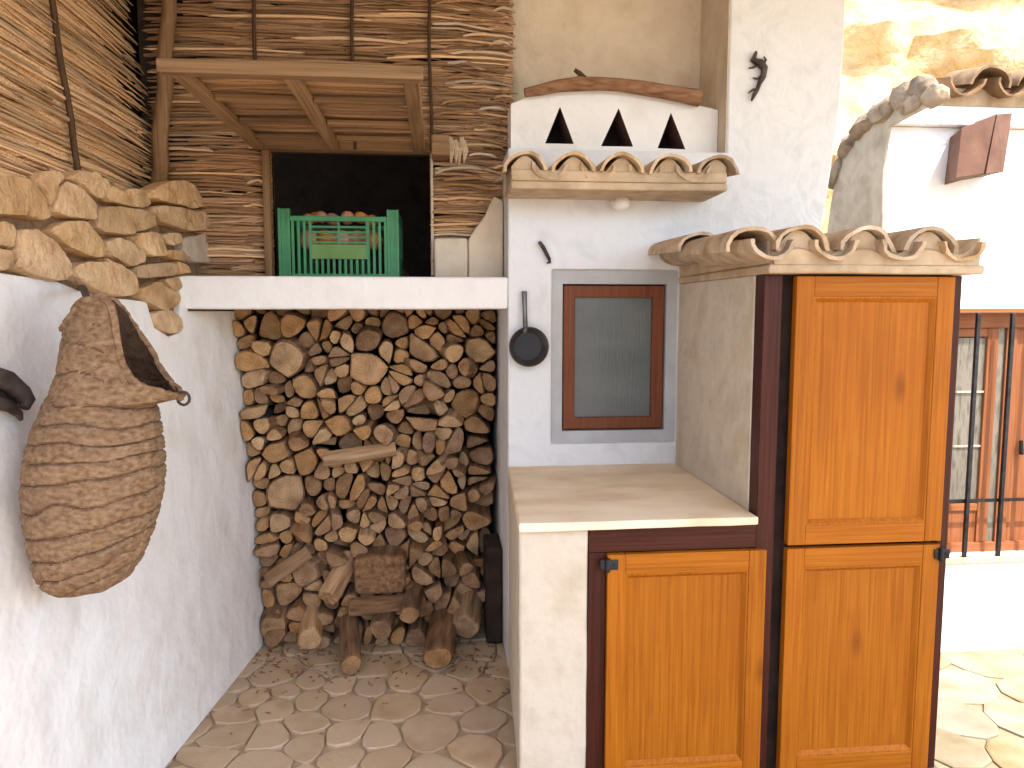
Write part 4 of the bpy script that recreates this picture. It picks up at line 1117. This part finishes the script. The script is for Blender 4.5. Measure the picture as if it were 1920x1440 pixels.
MB().box(wx0+.02, wx1-.02, yf+.062, yf+.08, wz0, wz1).build('window_back', shade_black, hwo)
MB().box(wx0-.03, wx1+.05, YH-.035, YH+.069, wz0-.045, wz0-.001).build('sill', terracotta, hs, bevel=.006)
MB().box(wx0-.04, wx1+.04, YH-.008, YH+.02, wz1+.001, wz1+.03).build('window_hood', red_h, hs, bevel=.003)
gr = thing('window_grille', 'black iron window bars in front of the brown house window', 'window grille', (wx0+.5, YH, wz0))
yb_ = YH-.02
for px in (1822, 1886, 1952, 2016):
    x = onY(px, 800, yb_).x
    MB().box(x-.012, x+.012, yb_-.012, yb_+.012, wz0+.0, wz1-.0).build('bar', iron, gr, bevel=.002)
for py, hh in ((940, .009), (1190, .009)):
    zz = onY(1822, py, yb_).z
    if zz > wz0: MB().box(wx0-.02, wx1+.03, yb_+.0125, yb_+.022, zz-.011, zz+.011).build('crossbar', iron, gr)
# clay lamp under the eave
lq = onY(1845, 270, YH-.16)
cl = thing('wall_lamp', 'brown clay lamp with a slanted shade under the house eave', 'wall lamp', (lq.x, YH, lq.z))
w2 = .115
T = lambda px, py, yy: onY(px, py, yy)
ya_, yb2 = YH-.25, YH-.005
fl_ = [T(1803, 240, ya_), T(1868, 214, ya_), T(1845, 326, ya_), T(1792, 334, ya_)]
bk_ = [Vector((p.x+(.10 if i in (0, 3) else .02), yb2, p.z)) for i, p in enumerate(fl_)]
rt_ = [T(1898, 212, YH-.12), T(1882, 322, YH-.16)]
mb = MB(); mb.add(fl_+bk_, [(0, 1, 2, 3), (0, 4, 5, 1), (0, 3, 7, 4), (3, 2, 6, 7), (1, 5, 6, 2), (4, 7, 6, 5)])
mb.build('shade', lamp_clay, cl, bevel=.004)
g0 = fl_[1]+Vector((.006, 0, 0)); g1 = fl_[2]+Vector((.012, 0, 0))
mb = MB(); side = [g0, rt_[0], rt_[1], g1]; sb_ = [Vector((p.x, yb2, p.z)) for p in side]
mb.add(side+sb_, [(0, 1, 2, 3), (0, 4, 5, 1), (0, 3, 7, 4), (3, 2, 6, 7), (1, 5, 6, 2), (4, 7, 6, 5)])
mb.build('shade_side', lamp_clay, cl, bevel=.004)

# ------------------------------------------------------------------ porch roof overhead (out of view, edges shaped to keep the sun off)
RF = -.5
pf = thing('porch_roof', 'unseen porch roof shaped to shade the kitchen, white underside added for bounce', 'roof', (0, 1.5, 3.26))
MB().plate([(-1.75, RF), (3.3, RF), (3.3, 3.02), (1.72, 3.02), (1.72, 4.55), (-1.75, 4.55)], [], lambda u, v, w_: Vector((u, v, w_)), 3.26, 3.34).build('bounce_ceiling', white_plaster, pf)  # outline shaped to block the sun, white underside added to bounce light
for k in range(9):
    x = -1.6+.6*k
    MB().box(x, x+.08, RF+.05, 3.0, 3.16, 3.259).build('rafter', roof_wood, pf)

# ------------------------------------------------------------------ white house added behind the camera to hold back front sky
oh = thing('sky_block_house', 'unseen white house added behind the viewer to block front sky', 'house', (-2, -6, -.3))
MB().box(-8, 3.6, -9, -5.6, -.32, 2.6).build('wall', white_plaster, oh)
MB().box(-8.2, 3.8, -9.2, -5.45, 2.602, 2.7).build('roof', terracotta, oh)
